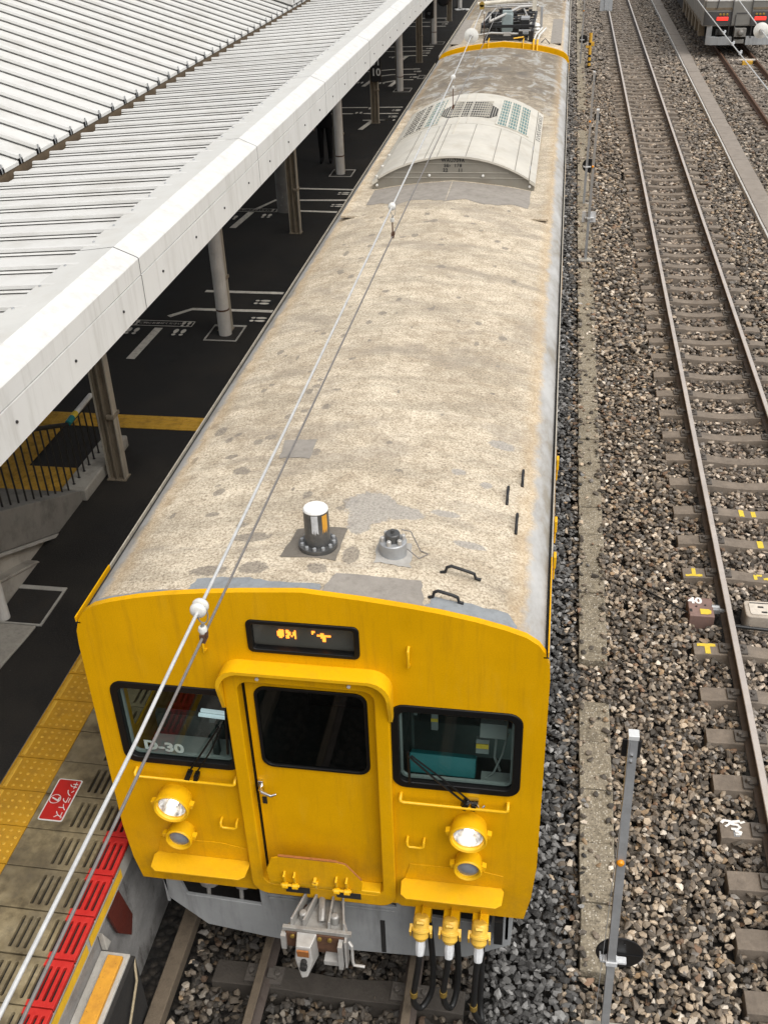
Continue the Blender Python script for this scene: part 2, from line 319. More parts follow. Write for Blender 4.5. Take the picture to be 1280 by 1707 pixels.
M['asphalt_patch']=weather('asphalt_patch',(.02,.018,.016),.9,dirt=(.045,.036,.027),amt=.7,scale=4,bump=.4)
M['concrete_mid']=weather('concrete_mid',(.42,.39,.34),.9,dirt=(.12,.11,.09),amt=.6,scale=2.2,bump=.3)
M['teal_tape']=weather('teal_tape',(.02,.19,.19),.4,amt=.3)
M['pillar']=weather('pillar_paint',(.15,.145,.135),.8,dirt=(.06,.055,.05),amt=.5,scale=2.5,wear=(.30,.29,.27),bump=.3)
M['galv_cap']=weather('pole_cap',(.62,.63,.63),.4,.2,dirt=(.4,.4,.4),amt=.3)
M['disc_black']=weather('black_disc',(.010,.010,.011),.35,amt=.3,bump=.03)
M['pipe_cream']=weather('cream_tube',(.60,.56,.47),.45,dirt=(.32,.26,.18),amt=.5,scale=12)
M['glass_front']=weather('dark_windscreen',(.015,.018,.018),.08,amt=.2,bump=0)
M['timber_pale']=weather('dry_strip',(.34,.28,.18),.85,dirt=(.15,.11,.06),amt=.5,scale=14)
# ------------------------------------------------------------------ mesh helpers
class MB:
    def __init__(s): s.v=[]; s.f=[]; s.m=[]
    def add(s,vs,fs,mi=0):
        o=len(s.v); s.v+= [tuple(p) for p in vs]; s.f+=[tuple(i+o for i in f) for f in fs]; s.m+=[mi]*len(fs); return s
    def box(s,x0,x1,y0,y1,z0,z1,mi=0,mtop=None):
        v=[(x0,y0,z0),(x1,y0,z0),(x1,y1,z0),(x0,y1,z0),(x0,y0,z1),(x1,y0,z1),(x1,y1,z1),(x0,y1,z1)]
        s.add(v,[(3,2,1,0),(0,1,5,4),(1,2,6,5),(2,3,7,6),(3,0,4,7)],mi); s.add(v,[(4,5,6,7)],mi if mtop is None else mtop); return s
    def obox(s,c,sx,sy,sz,rot=(0,0,0),mi=0):
        from mathutils import Euler
        m=Euler(rot).to_matrix(); c=Vector(c)
        v=[c+m@Vector((a*sx/2,b*sy/2,d*sz/2)) for d in(-1,1) for b in(-1,1) for a in(-1,1)]
        return s.add(v,[(0,2,3,1),(4,5,7,6),(0,1,5,4),(1,3,7,5),(3,2,6,7),(2,0,4,6)],mi)
    def prism(s,poly,a0,a1,axis='y',mi=0,mcap=None):
        """poly: 2D points; axis y -> (x,z), axis x -> (y,z), axis z -> (x,y)"""
        def p3(p,a): return (p[0],a,p[1]) if axis=='y' else (a,p[0],p[1]) if axis=='x' else (p[0],p[1],a)
        n=len(poly); v=[p3(p,a0) for p in poly]+[p3(p,a1) for p in poly]
        fs=[(i,(i+1)%n,n+(i+1)%n,n+i) for i in range(n)]
        s.add(v,fs,mi); s.add(v,[tuple(range(n))[::-1],tuple(range(n,2*n))],mi if mcap is None else mcap); return s
    def strip(s,A,B,mi=0,closed=False):
        n=len(A); v=list(A)+list(B); k=n if closed else n-1
        return s.add(v,[(i,(i+1)%n,n+(i+1)%n,n+i) for i in range(k)],mi)
    def tube(s,pts,r,n=8,mi=0,cap=True,radii=None):
        pts=[Vector(p) for p in pts]; rings=[]
        t0=(pts[1]-pts[0]).normalized(); up=Vector((0,0,1)) if abs(t0.z)<.9 else Vector((1,0,0))
        nx=t0.cross(up).normalized()
        for i,p in enumerate(pts):
            if i==0:t=t0
            elif i==len(pts)-1:t=(pts[i]-pts[i-1]).normalized()
            else:t=((pts[i+1]-pts[i]).normalized()+(pts[i]-pts[i-1]).normalized()).normalized()
            nx=(nx-t*nx.dot(t)).normalized(); ny=t.cross(nx); rr=radii[i] if radii else r
            rings.append([p+nx*(rr*math.cos(2*math.pi*j/n))+ny*(rr*math.sin(2*math.pi*j/n)) for j in range(n)])
        v=[q for ring in rings for q in ring]; fs=[]
        for i in range(len(pts)-1):
            for j in range(n): fs.append((i*n+j,i*n+(j+1)%n,(i+1)*n+(j+1)%n,(i+1)*n+j))
        s.add(v,fs,mi)
        if cap: s.add(v,[tuple(range(n))[::-1],tuple(range(len(v)-n,len(v)))],mi)
        return s
    def lathe(s,prof,c,axis='z',n=24,mi=0,open_ends=False):
        """prof: [(r,h)] revolved about axis through c"""
        c=Vector(c); v=[]; 
        for r,h in prof:
            for j in range(n):
                a=2*math.pi*j/n; x,y=r*math.cos(a),r*math.sin(a)
                v.append(c+(Vector((x,y,h)) if axis=='z' else Vector((x,h,-y)) if axis=='y' else Vector((h,x,y))))
        fs=[]
        for i in range(len(prof)-1):
            for j in range(n): fs.append((i*n+j,i*n+(j+1)%n,(i+1)*n+(j+1)%n,(i+1)*n+j))
        if open_ends: return s.add(v,fs,mi)
        if prof[0][0]>1e-6: fs.append(tuple(range(n))[::-1])
        if prof[-1][0]>1e-6: fs.append(tuple(range(len(v)-n,len(v))))
        return s.add(v,fs,mi)
    def islands(s):
        par=list(range(len(s.v)))
        def fd(i):
            while par[i]!=i: par[i]=par[par[i]]; i=par[i]
            return i
        for f in s.f:
            for i in f[1:]: par[fd(i)]=fd(f[0])
        G={}
        for f,mi in zip(s.f,s.m): G.setdefault(fd(f[0]),[]).append((f,mi))
        out=[]
        for g in G.values():
            q=MB(); mp={}
            for f,mi in g:
                for i in f:
                    if i not in mp: mp[i]=len(q.v); q.v.append(s.v[i])
                q.f.append(tuple(mp[i] for i in f)); q.m.append(mi)
            out.append(q)
        return out
    def build_each(s,name,mats,parent=None,**k): return [q.build(name,mats,parent,**k) for q in s.islands()]
    def build(s,name,mats,parent=None,loc=None,bevel=0,angle=32,fix=True):
        me=bpy.data.meshes.new(name); me.from_pydata(s.v,[],s.f)
        if not isinstance(mats,(list,tuple)): mats=[mats]
        for q in mats: me.materials.append(M[q] if isinstance(q,str) else q)
        me.polygons.foreach_set('material_index',s.m)
        if fix:
            bm=bmesh.new(); bm.from_mesh(me); bmesh.ops.remove_doubles(bm,verts=bm.verts,dist=1e-5)
            bmesh.ops.recalc_face_normals(bm,faces=bm.faces); bm.to_mesh(me); bm.free()
        me.polygons.foreach_set('use_smooth',[True]*len(me.polygons)); me.set_sharp_from_angle(angle=R(angle))
        o=bpy.data.objects.new(name,me); COL.objects.link(o)
        if loc: o.location=loc
        if parent: o.parent=parent
        if bevel:
            b=o.modifiers.new('bevel','BEVEL'); b.width=bevel; b.segments=2; b.limit_method='ANGLE'; b.angle_limit=R(40); b.harden_normals=True
        return o
def tag(o,label,cat,group=None):
    o['label']=label; o['category']=cat; o['kind']='thing'
    if group: o['group']=group
    return o
def thing(name,label,cat,loc=(0,0,0),group=None,rz=0):
    o=bpy.data.objects.new(name,None); o.empty_display_size=.2; COL.objects.link(o); o.location=loc; o.rotation_euler=(0,0,rz)
    return tag(o,label,cat,group)
def structure(o,kind='structure'): o['kind']=kind; return o
def copy_tree(o,parent=None):
    c=o.copy(); COL.objects.link(c)
    if parent: c.parent=parent
    for ch in list(o.children): copy_tree(ch,c)
    return c
def local(mb,root_loc):
    """shift world-space mesh builder into the thing's local space"""
    d=Vector(root_loc); mb.v=[tuple(Vector(p)-d) for p in mb.v]; return mb
def rr(x0,x1,z0,z1,r,n=6):
    P=[]
    for cx,cz,a0 in ((x1-r,z1-r,0),(x0+r,z1-r,90),(x0+r,z0+r,180),(x1-r,z0+r,270)):
        for i in range(n+1):
            a=R(a0+90*i/n); P.append((cx+r*math.cos(a),cz+r*math.sin(a)))
    return P
def plate(name,outer,holes,a0,a1,mats,parent=None,axis='y',bevel=0,loc=None,mi_side=0):
    """flat plate with holes, extruded from a0 to a1 along axis"""
    bm=bmesh.new(); ed=[]
    def p3(p): return (p[0],a0,p[1]) if axis=='y' else (a0,p[0],p[1]) if axis=='x' else (p[0],p[1],a0)
    for loop in [outer]+list(holes):
        vs=[bm.verts.new(p3(p)) for p in loop]
        ed+=[bm.edges.new((vs[i],vs[(i+1)%len(vs)])) for i in range(len(vs))]
    bmesh.ops.triangle_fill(bm,use_beauty=True,use_dissolve=False,edges=ed)
    g=bmesh.ops.extrude_face_region(bm,geom=bm.faces[:])
    d={'y':(0,a1-a0,0),'x':(a1-a0,0,0),'z':(0,0,a1-a0)}[axis]
    bmesh.ops.translate(bm,verts=[e for e in g['geom'] if isinstance(e,bmesh.types.BMVert)],vec=d)
    bmesh.ops.recalc_face_normals(bm,faces=bm.faces)
    me=bpy.data.meshes.new(name); bm.to_mesh(me); bm.free()
    for q in (mats if isinstance(mats,(list,tuple)) else [mats]): me.materials.append(M[q])
    me.polygons.foreach_set('use_smooth',[True]*len(me.polygons)); me.set_sharp_from_angle(angle=R(32))
    o=bpy.data.objects.new(name,me); COL.objects.link(o)
    if loc: o.location=loc
    if parent: o.parent=parent
    if bevel:
        b=o.modifiers.new('bevel','BEVEL'); b.width=bevel; b.segments=2; b.limit_method='ANGLE'; b.angle_limit=R(50); b.harden_normals=True
    return o
def text_mesh(name,body,size,mat,parent=None,mtx=None,extrude=.001,align='CENTER',sx=1.0,spacing=1.0,bold=0):
    cu=bpy.data.curves.new('lettering','FONT'); cu.body=body; cu.size=size; cu.align_x=align; cu.align_y='CENTER'; cu.extrude=extrude; cu.space_character=spacing; cu.offset=bold
    cu.resolution_u=3
    to=bpy.data.objects.new('lettering',cu); COL.objects.link(to)
    bpy.context.view_layer.update()
    dg=bpy.context.evaluated_depsgraph_get(); me=bpy.data.meshes.new_from_object(to.evaluated_get(dg))
    bpy.data.objects.remove(to); bpy.data.curves.remove(cu)
    me.name=name; me.materials.clear(); me.materials.append(M[mat])
    me.transform(Matrix.Diagonal((sx,1,1,1)))
    if mtx is not None: me.transform(mtx)
    o=bpy.data.objects.new(name,me); COL.objects.link(o)
    if parent: o.parent=parent
    return o
def frame(origin,xdir,ydir):
    x=Vector(xdir).normalized(); y=Vector(ydir).normalized(); z=x.cross(y)
    m=Matrix.Identity(4)
    for i in range(3): m[i][0]=x[i]; m[i][1]=y[i]; m[i][2]=z[i]; m[i][3]=origin[i]
    return m
PX=[-1.425,-1.418,-1.39,-1.35,-1.28,-1.17,-1.0,-.8,-.6,-.36,-.18,0,.18,.36,.6,.8,1.0,1.17,1.28,1.35,1.39,1.418,1.425]
PZ=[3.05,3.16,3.25,3.31,3.36,3.40,3.445,3.485,3.513,3.54,3.555,3.57,3.555,3.54,3.513,3.485,3.445,3.40,3.36,3.31,3.25,3.16,3.05]
def rz_(x): return float(np.interp(x,PX,PZ))
def rail_profile():
    h=[(-.064,-.153),(.064,-.153),(.064,-.141),(.012,-.118),(.008,-.05),(.0325,-.036),(.0325,-.006),(.027,0),(-.027,0),(-.0325,-.006),(-.0325,-.036),(-.008,-.05),(-.012,-.118),(-.064,-.141)]
    return h
# ------------------------------------------------------------------ the yellow train
def roof_mesh(name,y0,y1,mat,parent,dense=None):
    b=MB(); ys=list(np.linspace(y0,y1,int((y1-y0)/.5)+1)); qx=PX; 
    if dense:
        ys=list(np.arange(y0,dense,.022))+list(np.linspace(dense,y1,240)); qx=[]
        for a,c in zip(PX[:-1],PX[1:]): qx+=list(np.linspace(a,c,max(1,int((c-a)/.022))+1)[:-1])
        qx.append(PX[-1])
    n=len(qx)
    for i,y in enumerate(ys): b.v+=[(x,y,rz_(x)) for x in qx]
    for i in range(len(ys)-1):
        for j in range(n-1): b.f.append((i*n+j,i*n+j+1,(i+1)*n+j+1,(i+1)*n+j)); b.m.append(0)
    return b.build(name,mat,parent,angle=60,fix=False)
def roof_patch(name,polys,mat,parent,h=.004,off=(0,0,0),step=.08):
    bm=bmesh.new()
    for poly in polys:
        vs=[bm.verts.new((p[0],p[1],0)) for p in poly]
        bm.faces.new(vs)
    x=-1.4
    while x<1.4:
        bmesh.ops.bisect_plane(bm,geom=bm.verts[:]+bm.edges[:]+bm.faces[:],plane_co=(x,0,0),plane_no=(1,0,0)); x+=step
    for v in bm.verts: v.co.z=rz_(v.co.x)+h
    for f in bm.faces:
        f.normal_update()
        if f.normal.z<0: f.normal_flip()
    me=bpy.data.meshes.new(name); bm.to_mesh(me); bm.free(); me.materials.append(M[mat])
    me.polygons.foreach_set('use_smooth',[True]*len(me.polygons))
    o=bpy.data.objects.new(name,me); COL.objects.link(o); o.parent=parent; return o
def merge(dst,objs):
    bm=bmesh.new(); bm.from_mesh(dst.data)
    for ob in objs:
        for v_ in ob.data.vertices: v_.co=ob.matrix_basis@v_.co
        mi=len(dst.data.materials); dst.data.materials.append(ob.data.materials[0])
        n0=len(bm.faces); bm.from_mesh(ob.data); bm.faces.ensure_lookup_table()
        for f in bm.faces[n0:]: f.material_index=mi
        bpy.data.objects.remove(ob)
    bm.to_mesh(dst.data); bm.free()
def rough_quad(P,j=.012,n=6,seed=1):
    r=random.Random(seed); out=[]
    for i in range(len(P)):
        a,b=P[i],P[(i+1)%len(P)]
        for k in range(n): t=k/n; out.append((a[0]+(b[0]-a[0])*t+r.uniform(-j,j),a[1]+(b[1]-a[1])*t+r.uniform(-j,j)))
    return out
def blob(cx,cy,rx,ry,seed,n=12,j=.3):
    r=random.Random(seed); a0=r.random()*6; return [(cx+rx*(1+r.uniform(-j,j))*math.cos(2*math.pi*i/n),cy+ry*(1+r.uniform(-j,j))*math.sin(2*math.pi*i/n)) for i in range(n)]

car=thing('train_car','yellow electric train car at the platform, cream canvas roof, flat front with a door','train car')
def lead_car():
    T=car
    roof=roof_mesh('roof',.03,19.3,'roof1',T,dense=8.8)
    # repairs and stains on the roof canvas
    roof_patch('repair_patch',[rough_quad([(-.54,1.88),(-.3,1.87),(-.29,1.59),(-.52,1.61)],.008,6,3)],'roofpatch',roof)
    roof_patch('repair_patch',[rough_quad([(-.21,.38),(-.17,.68),(.14,.72),(.13,.36)],.006,6,4)],'roofpatch_dark',roof)
    roof_patch('repair_patch',[rough_quad([(-.70,.04),(-.67,.17),(-.36,.17),(-.2,.115),(.1,.115),(.10,.04)],.008,6,5)],'roofpatch_blue',roof)
    roof_patch('repair_patch',[rough_quad([(.11,.045),(.16,.24),(.66,.285),(.70,.045)],.008,6,6)],'roofpatch',roof,h=.006)
    roof_patch('repair_patch',[rough_quad([(.70,.04),(.74,.16),(1.18,.17),(1.24,.04)],.01,6,8)],'roofpatch_blue',roof)
    roof_patch('repair_patch',[rough_quad([(.36,.40),(.36,.62),(.56,.66),(.58,.40)],.012,6,7)],'stain_light',roof)
    roof_patch('repair_patch',[rough_quad([(-1.33,.035),(-1.28,.09),(-.9,.075),(-.66,.06),(-.66,.035)],.008,5,9)],'roofpatch_blue',roof)
    SP=[]
    for i,(x,y,a,b_) in enumerate([(-1.12,2.16,.05,.07),(-1.0,1.98,.03,.04),(-.95,2.05,.03,.03),(-.77,1.47,.05,.05),(-.84,1.19,.04,.05),(-.72,1.45,.03,.04),(-.54,2.7,.03,.05),(.21,.45,.05,.09),(.1,1.04,.05,.03),(-.45,.6,.12,.05),(-.55,.75,.04,.03),(-.35,.27,.09,.06),(-.62,.25,.12,.05),(.04,.27,.06,.05),(-1.2,1.75,.02,.06),(-1.22,2.3,.03,.04),(-.5,2.35,.03,.03),(-.9,2.9,.02,.03),(-1.0,3.6,.03,.05),(-.93,3.5,.02,.02),(-.3,3.3,.03,.03),(.55,2.4,.02,.02),(-.8,.9,.05,.03),(-1.1,.95,.02,.04),(-.2,1.1,.03,.05),(.35,1.5,.03,.02),(.7,3.8,.02,.05),(-.6,4.6,.02,.04),(.2,5.6,.05,.05),(-.7,5.4,.03,.06),(-.2,6.6,.04,.06),(.5,6.9,.03,.03),(-.9,6.2,.03,.08),(-.05,7.1,.05,.05),(.3,7.35,.03,.04),(.9,2.9,.02,.02)]):
        SP.append((x,y,a,b_,0))
    SP+=[(.25,1.0,.16,.17,1),(.42,.98,.16,.08,1),(.2,.80,.07,.12,1),(1.02,2.1,.09,.06,1),(.72,1.05,.1,.035,1),(.9,.75,.1,.035,1),(.75,1.6,.05,.04,1),(.95,1.5,.04,.04,1),(-.9,1.7,.05,.03,0),(-.66,1.95,.05,.04,0),(-.1,.92,.05,.03,0)]
    # grey weathered apron in front of the air conditioner
    ap=[(-1.0+.2*i,7.95+.10*math.sin(i*2.3)+(.12 if i in(0,10) else 0)) for i in range(11)]+[(1.0,8.75),(-1.0,8.75)]
    roof_patch('repair_patch',[rough_quad(ap,.02,3,12)],'roofpatch',roof,h=.003)
    for i in range(26): SP.append((rnd.uniform(-.9,.9),rnd.uniform(8.05,8.65),rnd.uniform(.02,.05),rnd.uniform(.02,.05),0))
    for i in range(60): SP.append((rnd.uniform(-1,1),rnd.uniform(.8,8),rnd.uniform(.015,.04),rnd.uniform(.015,.05),0))
    for i in range(26): SP.append((rnd.uniform(-.9,.9),rnd.uniform(14.5,19.0),rnd.uniform(.06,.2),rnd.uniform(.1,.3),1))
    nv=len(roof.data.vertices); co=np.empty(nv*3,np.float32); roof.data.vertices.foreach_get('co',co); co=co.reshape(-1,3)
    st=np.zeros((nv,3),np.float32)
    for x,y,a,c_,ch in SP:
        d=np.sqrt(((co[:,0]-x)/a)**2+((co[:,1]-y)/c_)**2); st[:,ch]=np.maximum(st[:,ch],np.clip(1.6-d*1.05,0,1))
    at=roof.data.attributes.new('stains','FLOAT_VECTOR','POINT'); at.data.foreach_set('vector',st.reshape(-1))
    # eaves gutters
    for s in (-1,1):
        b=MB(); xs=sorted((s*1.385,s*1.416))
        G=.55 if s<0 else .95
        b.box(xs[0],xs[1],.0,G,3.235,3.245,1); xo=sorted((s*1.408,s*1.416)); b.box(xo[0],xo[1],.0,G,3.245,3.280,0)
        b.box(xs[0],xs[1],G,19.3,3.235,3.245,1); b.box(xo[0],xo[1],G,19.3,3.245,3.272,2)
        b.build('gutter',['yellow','under','postpale'],T)
        WN=[rr(y,y+(.62 if y<1 else 1.35),1.95,2.75,.08) for y in (.42,3.4,5.3,8.0,10.0,12.6,14.6,17.2)]
        sd=plate('body_side',[(.045,1.42),(19.3,1.42),(19.3,3.05),(.045,3.05)],WN,*sorted((s*1.405,s*1.425)),'yellow',T,axis='x')
        b=MB(); P2=[(s*1.425,1.42),(s*1.40,1.12),(s*1.36,.91),(s*1.34,.91),(s*1.38,1.12),(s*1.405,1.42)]; b.prism(P2,.046,19.3,'y'); b.build('lower_side','yellow',sd)
        for P_ in WN:
            g=MB(); g.add([(s*1.415,a,c) for a,c in P_],[tuple(range(len(P_)))]); g.build('side_window','glass',sd,fix=False)
        for y in (2.0,6.72,11.4,16.0):
            g=MB(); xg=sorted((s*1.424,s*1.432)); g.prism(rr(y,y+1.25,1.44,2.85,.05),xg[0],xg[1],'x'); g.build('side_door','yellow',sd)
        if s>0:
            for y in (1.18,1.62,2.5):
                b=MB(); b.box(1.425,1.446,y,y+.07,3.02,3.12); b.box(1.425,1.44,y+.015,y+.05,2.92,3.02); b.build('side_lamp','yellow_bright',T,bevel=.008)
    b=MB(); pts=list(zip(PX,PZ))+[(1.425,.95),(-1.425,.95)]; b.prism(pts,19.3,19.34,'y'); b.build('end_panel','yellow',T)
    b=MB(); b.box(-1.3,1.3,.5,19.2,.45,.95); b.build('underframe','under',T)
    # front panel with openings
    top=[(x*1.004,z+.014) for x,z in zip(PX,PZ)]
    out=top+[(1.43,2.4),(1.43,1.45),(1.405,1.12),(1.365,.905),(.52,.905),(.5,.925),(-.5,.925),(-.52,.905),(-1.365,.905),(-1.405,1.12),(-1.43,1.45),(-1.43,2.4)]
    WL=rr(-1.29,-.505,2.10,2.79,.085); WR=rr(.495,1.29,2.10,2.79,.085)
    DO=rr(-.435,.405,1.055,2.915,.075); SG=rr(-.345,.325,3.125,3.36,.035)
    plate('front_panel',out,[WL,WR,DO,SG],0,.045,'yellow',T)
    # side windows of the cab
    for s,(x0,x1) in ((-1,(-1.29,-.505)),(1,(.495,1.29))):
        g=plate('cab_window',rr(x0-.004,x1+.004,2.096,2.794,.088),[rr(x0+.048,x1-.048,2.148,2.742,.05)],-.012,.04,'black_rubber',T,bevel=.008)
        plate('inner_frame',rr(x0+.046,x1-.046,2.146,2.744,.05),[rr(x0+.062,x1-.062,2.163,2.728,.04)],.03,.05,'cab_grey',g)
        p=MB(); P_=rr(x0+.047,x1-.047,2.147,2.743,.05); p.add([(a,.015,c) for a,c in P_],[tuple(range(len(P_)))]); p.build('pane','glass',g,fix=False)
        # wiper : twin arm parked across the lower corner
        wb=MB()
        bx,bz=(-.86,2.06) if s<0 else (.955,2.035)
        tx,tz=(-.60,2.50) if s<0 else (.60,2.40)
        wb.tube([(bx,-.035,bz),(bx+(tx-bx)*.5,-.04,bz+(tz-bz)*.5),(tx,-.03,tz)],.007,6)
        wb.tube([(bx+.05,-.03,bz-.005),(bx+.05+(tx-bx)*.5,-.035,bz+(tz-bz)*.5),(tx+.02,-.028,tz)],.006,6)
        dx=tx-bx; 
        if s>0: wb.tube([(tx,-.02,tz+.02),(tx+.005,-.02,tz-.25)],.009,6)
        else: wb.tube([(tx+.06,-.02,tz+.14),(tx+.03,-.02,tz-.24)],.009,6)
        wb.obox((bx,-.03,bz-.02),.035,.05,.06,(0,.4,0)); wb.obox((bx+.055,-.03,bz-.025),.03,.05,.05,(0,.2,0))
        wb.build('wiper','black_rubber',g)
        if s>0:
            wp=MB(); wp.obox((bx+.05,-.025,bz+.015),.07,.04,.02); wp.tube([(1.03,-.01,2.0),(1.05,-.035,1.985),(1.08,-.02,2.01)],.007,6); wp.build('wiper_bracket','chrome',g)
    # train set number inside the left pane
    text_mesh('set_number','D-30',.105,'white',T,frame((-1.02,.022,2.222),(1,0,-.05),(0.0,0,1)),.001,sx=1.25,bold=.004)
    # door frame, hood and door
    fr=plate('door_frame',rr(-.525,.495,.945,3.03,.12),[DO],-.055,.012,'yellow',T,bevel=.01)
    hb=MB(); A=[];Bq=[]
    arc=[(-.545,2.70),(-.545,2.80),(-.545,2.90)]+[( -.415+.13*math.cos(R(a)),2.92+.13*math.sin(R(a))) for a in (175,160,145,130,115,100,90)]+[(.385+.13*math.cos(R(a)),2.92+.13*math.sin(R(a))) for a in (90,80,65,50,35,20,5)]+[(.515,2.90),(.515,2.80),(.515,2.70)]
    n=len(arc)
    def dep(i): return -.12+.06*max(0,(2.9-arc[i][1])/.2)
    ctr=(-.015,2.5)
    inn=[(p[0]+(-.022 if p[0]>0 else .022)*(1 if abs(p[0]+.015)>.4 else 0), p[1]-(.022 if p[1]>2.93 else 0)) for p in arc]
    o0=[(p[0],-.0,p[1]) for p in arc]; o1=[(p[0],dep(i),p[1]) for i,p in enumerate(arc)]
    i0=[(p[0],-.0,p[1]) for p in inn]; i1=[(p[0],dep(i),p[1]) for i,p in enumerate(inn)]
    hb.strip(o0,o1); hb.strip(o1,i1); hb.strip(i1,i0)
    hb.add([o0[0],o1[0],i1[0],i0[0]],[(0,1,2,3)]); hb.add([o0[-1],o1[-1],i1[-1],i0[-1]],[(3,2,1,0)])
    hb.build('rain_hood','yellow_bright',fr,angle=40)
    for x in (-.30,.26):
        b=MB(); b.lathe([(.0,-.012),(.012,-.008),(.012,.0)],(x,-.056,2.955),'y',10); b.build('bolt','insul',fr)
    dr=plate('front_door',rr(-.415,.398,1.062,2.906,.065),[rr(-.36,.345,2.14,2.82,.075)],.03,.06,'yellow',T,bevel=.006)
    g=plate('window_frame',rr(-.363,.348,2.137,2.823,.078),[rr(-.342,.327,2.158,2.802,.062)],.018,.05,'black_rubber',dr,bevel=.005)
    b=MB(); P_=rr(-.343,.328,2.157,2.803,.062); b.add([(a,.033,c) for a,c in P_],[tuple(range(len(P_)))]); b.build('pane','glass_dark',dr,fix=False)
    b=MB(); b.tube([(-.385,.03,1.955),(-.385,-.02,1.955),(-.37,-.035,1.95),(-.31,-.045,1.935),(-.275,-.035,1.945)],.013,8,radii=[.016,.016,.014,.012,.009]); b.obox((-.39,.02,1.96),.035,.03,.09); b.build('handle','chrome',dr,bevel=.004)
    b=MB(); b.box(-.395,-.365,.022,.032,1.78,1.84); b.build('lock','black',dr)
    b=MB(); b.box(-.437,-.417,.034,.06,1.07,2.9); b.build('door_gap','black_rubber',fr)
    b=MB(); b.box(-.40,.385,-.052,.03,1.057,1.085); b.build('door_sill','yellow_bright',fr,bevel=.006)
    # gangway flap folded up at the foot of the door
    fl=plate('gangway_flap',[(-.37,1.165),(.27,1.165),(.28,1.255),(.17,1.415),(.10,1.43),(-.28,1.43),(-.34,1.405),(-.385,1.28)],[],-.118,-.105,'yellow',T,bevel=.003)
    b=MB(); b.obox((-.09,-.1115,1.436),.40,.016,.008,(0,0,0)); b.tube([(.105,-.1115,1.434),(.17,-.1115,1.419),(.272,-.1115,1.275)],.006,6); b.build('worn_edge','rust_edge',fl)
    for x in (-.22,.14):
        b=MB()
        for dx in (-.035,.035): b.obox((x+dx,-.115,1.215),.014,.055,.15,(.25,0,0)); b.lathe([(.022,-.02),(.022,.02)],(x+dx,-.14,1.17),'x',10)
        b.tube([(x-.065,-.14,1.175),(x+.065,-.14,1.175)],.011,8)
        b.build('flap_hinge','yellow_bright',fl,bevel=.003)
        b=MB(); b.box(x-.06,x+.11,-.0625,-.0565,1.0,1.055); b.build('hinge_recess','under',fl)
    b=MB(); b.obox((-.045,-.10,1.20),.02,.07,.12,(.3,0,0)); b.lathe([(.018,-.02),(.018,.02)],(-.045,-.13,1.21),'x',8); b.build('flap_stop','yellow_bright',fl,bevel=.003)
    # destination display
    ds=plate('destination_display',rr(-.348,.328,3.122,3.363,.038),[rr(-.315,.295,3.15,3.335,.02)],-.012,.04,'black_rubber',T,bevel=.007)
    b=MB(); b.box(-.33,.31,.055,.065,3.13,3.35); b.build('display_board','display',ds)
    b=MB(); P_=rr(-.318,.298,3.147,3.338,.02); b.add([(a,.01,c) for a,c in P_],[tuple(range(len(P_)))]); b.build('pane','glass_clear',ds,fix=False)
    G1=[".###.##...#","####.###.##","####..##.##","####.##.#.#",".##..##...#"]; G2=["##.........","#....##....","...########",".....###...","......##...","......##..."]
    b=MB()
    for G,cx in ((G1,-.115),(G2,.095)):
        for j,row in enumerate(G):
            for i,ch in enumerate(row):
                if ch=='#':
                    x=cx+(i-len(row)/2)*.0105; z=3.222-(j-len(G)/2)*.0125; b.box(x-.0045,x+.0045,.049,.0545,z-.0052,z+.0052)
    b.build('led_characters','led',ds)
    # lamps
    for s in (-1,1):
        for nm,cx,cz,ro,L in (('headlight',s*.985,1.80,.122,.125),('tail_light',s*.985,1.475,.094,.105)):
            b=MB(); ri=ro-.02
            b.lathe([(ro*.9,.0),(ro*.97,-L*.4),(ro,-L+.02),(ro,-L),(ro-.008,-L-.008),(ri,-L),(ri*.98,-L*.84),(ri*.93,-L*.80)],(cx,0,cz),'y',36,open_ends=True)
            for q in (-1,1): b.obox((cx+q*(ro+.006),-L*.62,cz+.01),.03,.04,.035,(0,.3*q,0))
            h=b.build(nm,'yellow_bright',T,angle=35)
            b=MB()
            if nm=='headlight':
                b.lathe([(ri*.97,-L*.83),(ri*.86,-L*.52),(ri*.6,-L*.2),(ri*.25,-.006),(0.0,-.002)],(cx,0,cz),'y',28,open_ends=True); b.build('reflector','reflector',h)
                q=MB(); q.lathe([(0,-.088),(.018,-.084),(.029,-.068),(.029,-.04),(.012,-.01),(0,-.008)],(cx,0,cz),'y',14); q.build('bulb','lamp_on',h)
                q=MB(); q.lathe([(0,-L*1.02),(ri*.5,-L*.98),(ri*.98,-L*.86)],(cx,0,cz),'y',28,open_ends=True); q.build('lens','lens',h)
            else:
                b.lathe([(ri*.97,-L*.80),(ri*.6,-L*.93),(ri*.3,-L*.98),(0,-L*1.0)],(cx,0,cz),'y',28,open_ends=True); b.build('lens','tail_glass',h)
    # grab rails, loop handles, lugs, steps
    for s in (-1,1):
        x0,x1=s*.545,s*1.225
        b=MB(); b.tube([(x0,0,2.035),(x0,-.045,2.03),(x0,-.052,2.018),(x0+s*.015,-.052,2.005),(x1-s*.015,-.052,2.005),(x1,-.052,2.018),(x1,-.045,2.03),(x1,0,2.035)],.0115,8); b.build('grab_rail','yellow_bright',T,angle=50)
        xc=s*.635
        b=MB(); b.tube([(xc-.055,0,1.625),(xc-.055,-.04,1.62),(xc-.055,-.047,1.595),(xc-.04,-.047,1.58),(xc+.04,-.047,1.58),(xc+.055,-.047,1.595),(xc+.055,-.04,1.62),(xc+.055,0,1.625)],.0095,8); b.build('handle','yellow_bright',T,angle=50)
        xc=s*.615
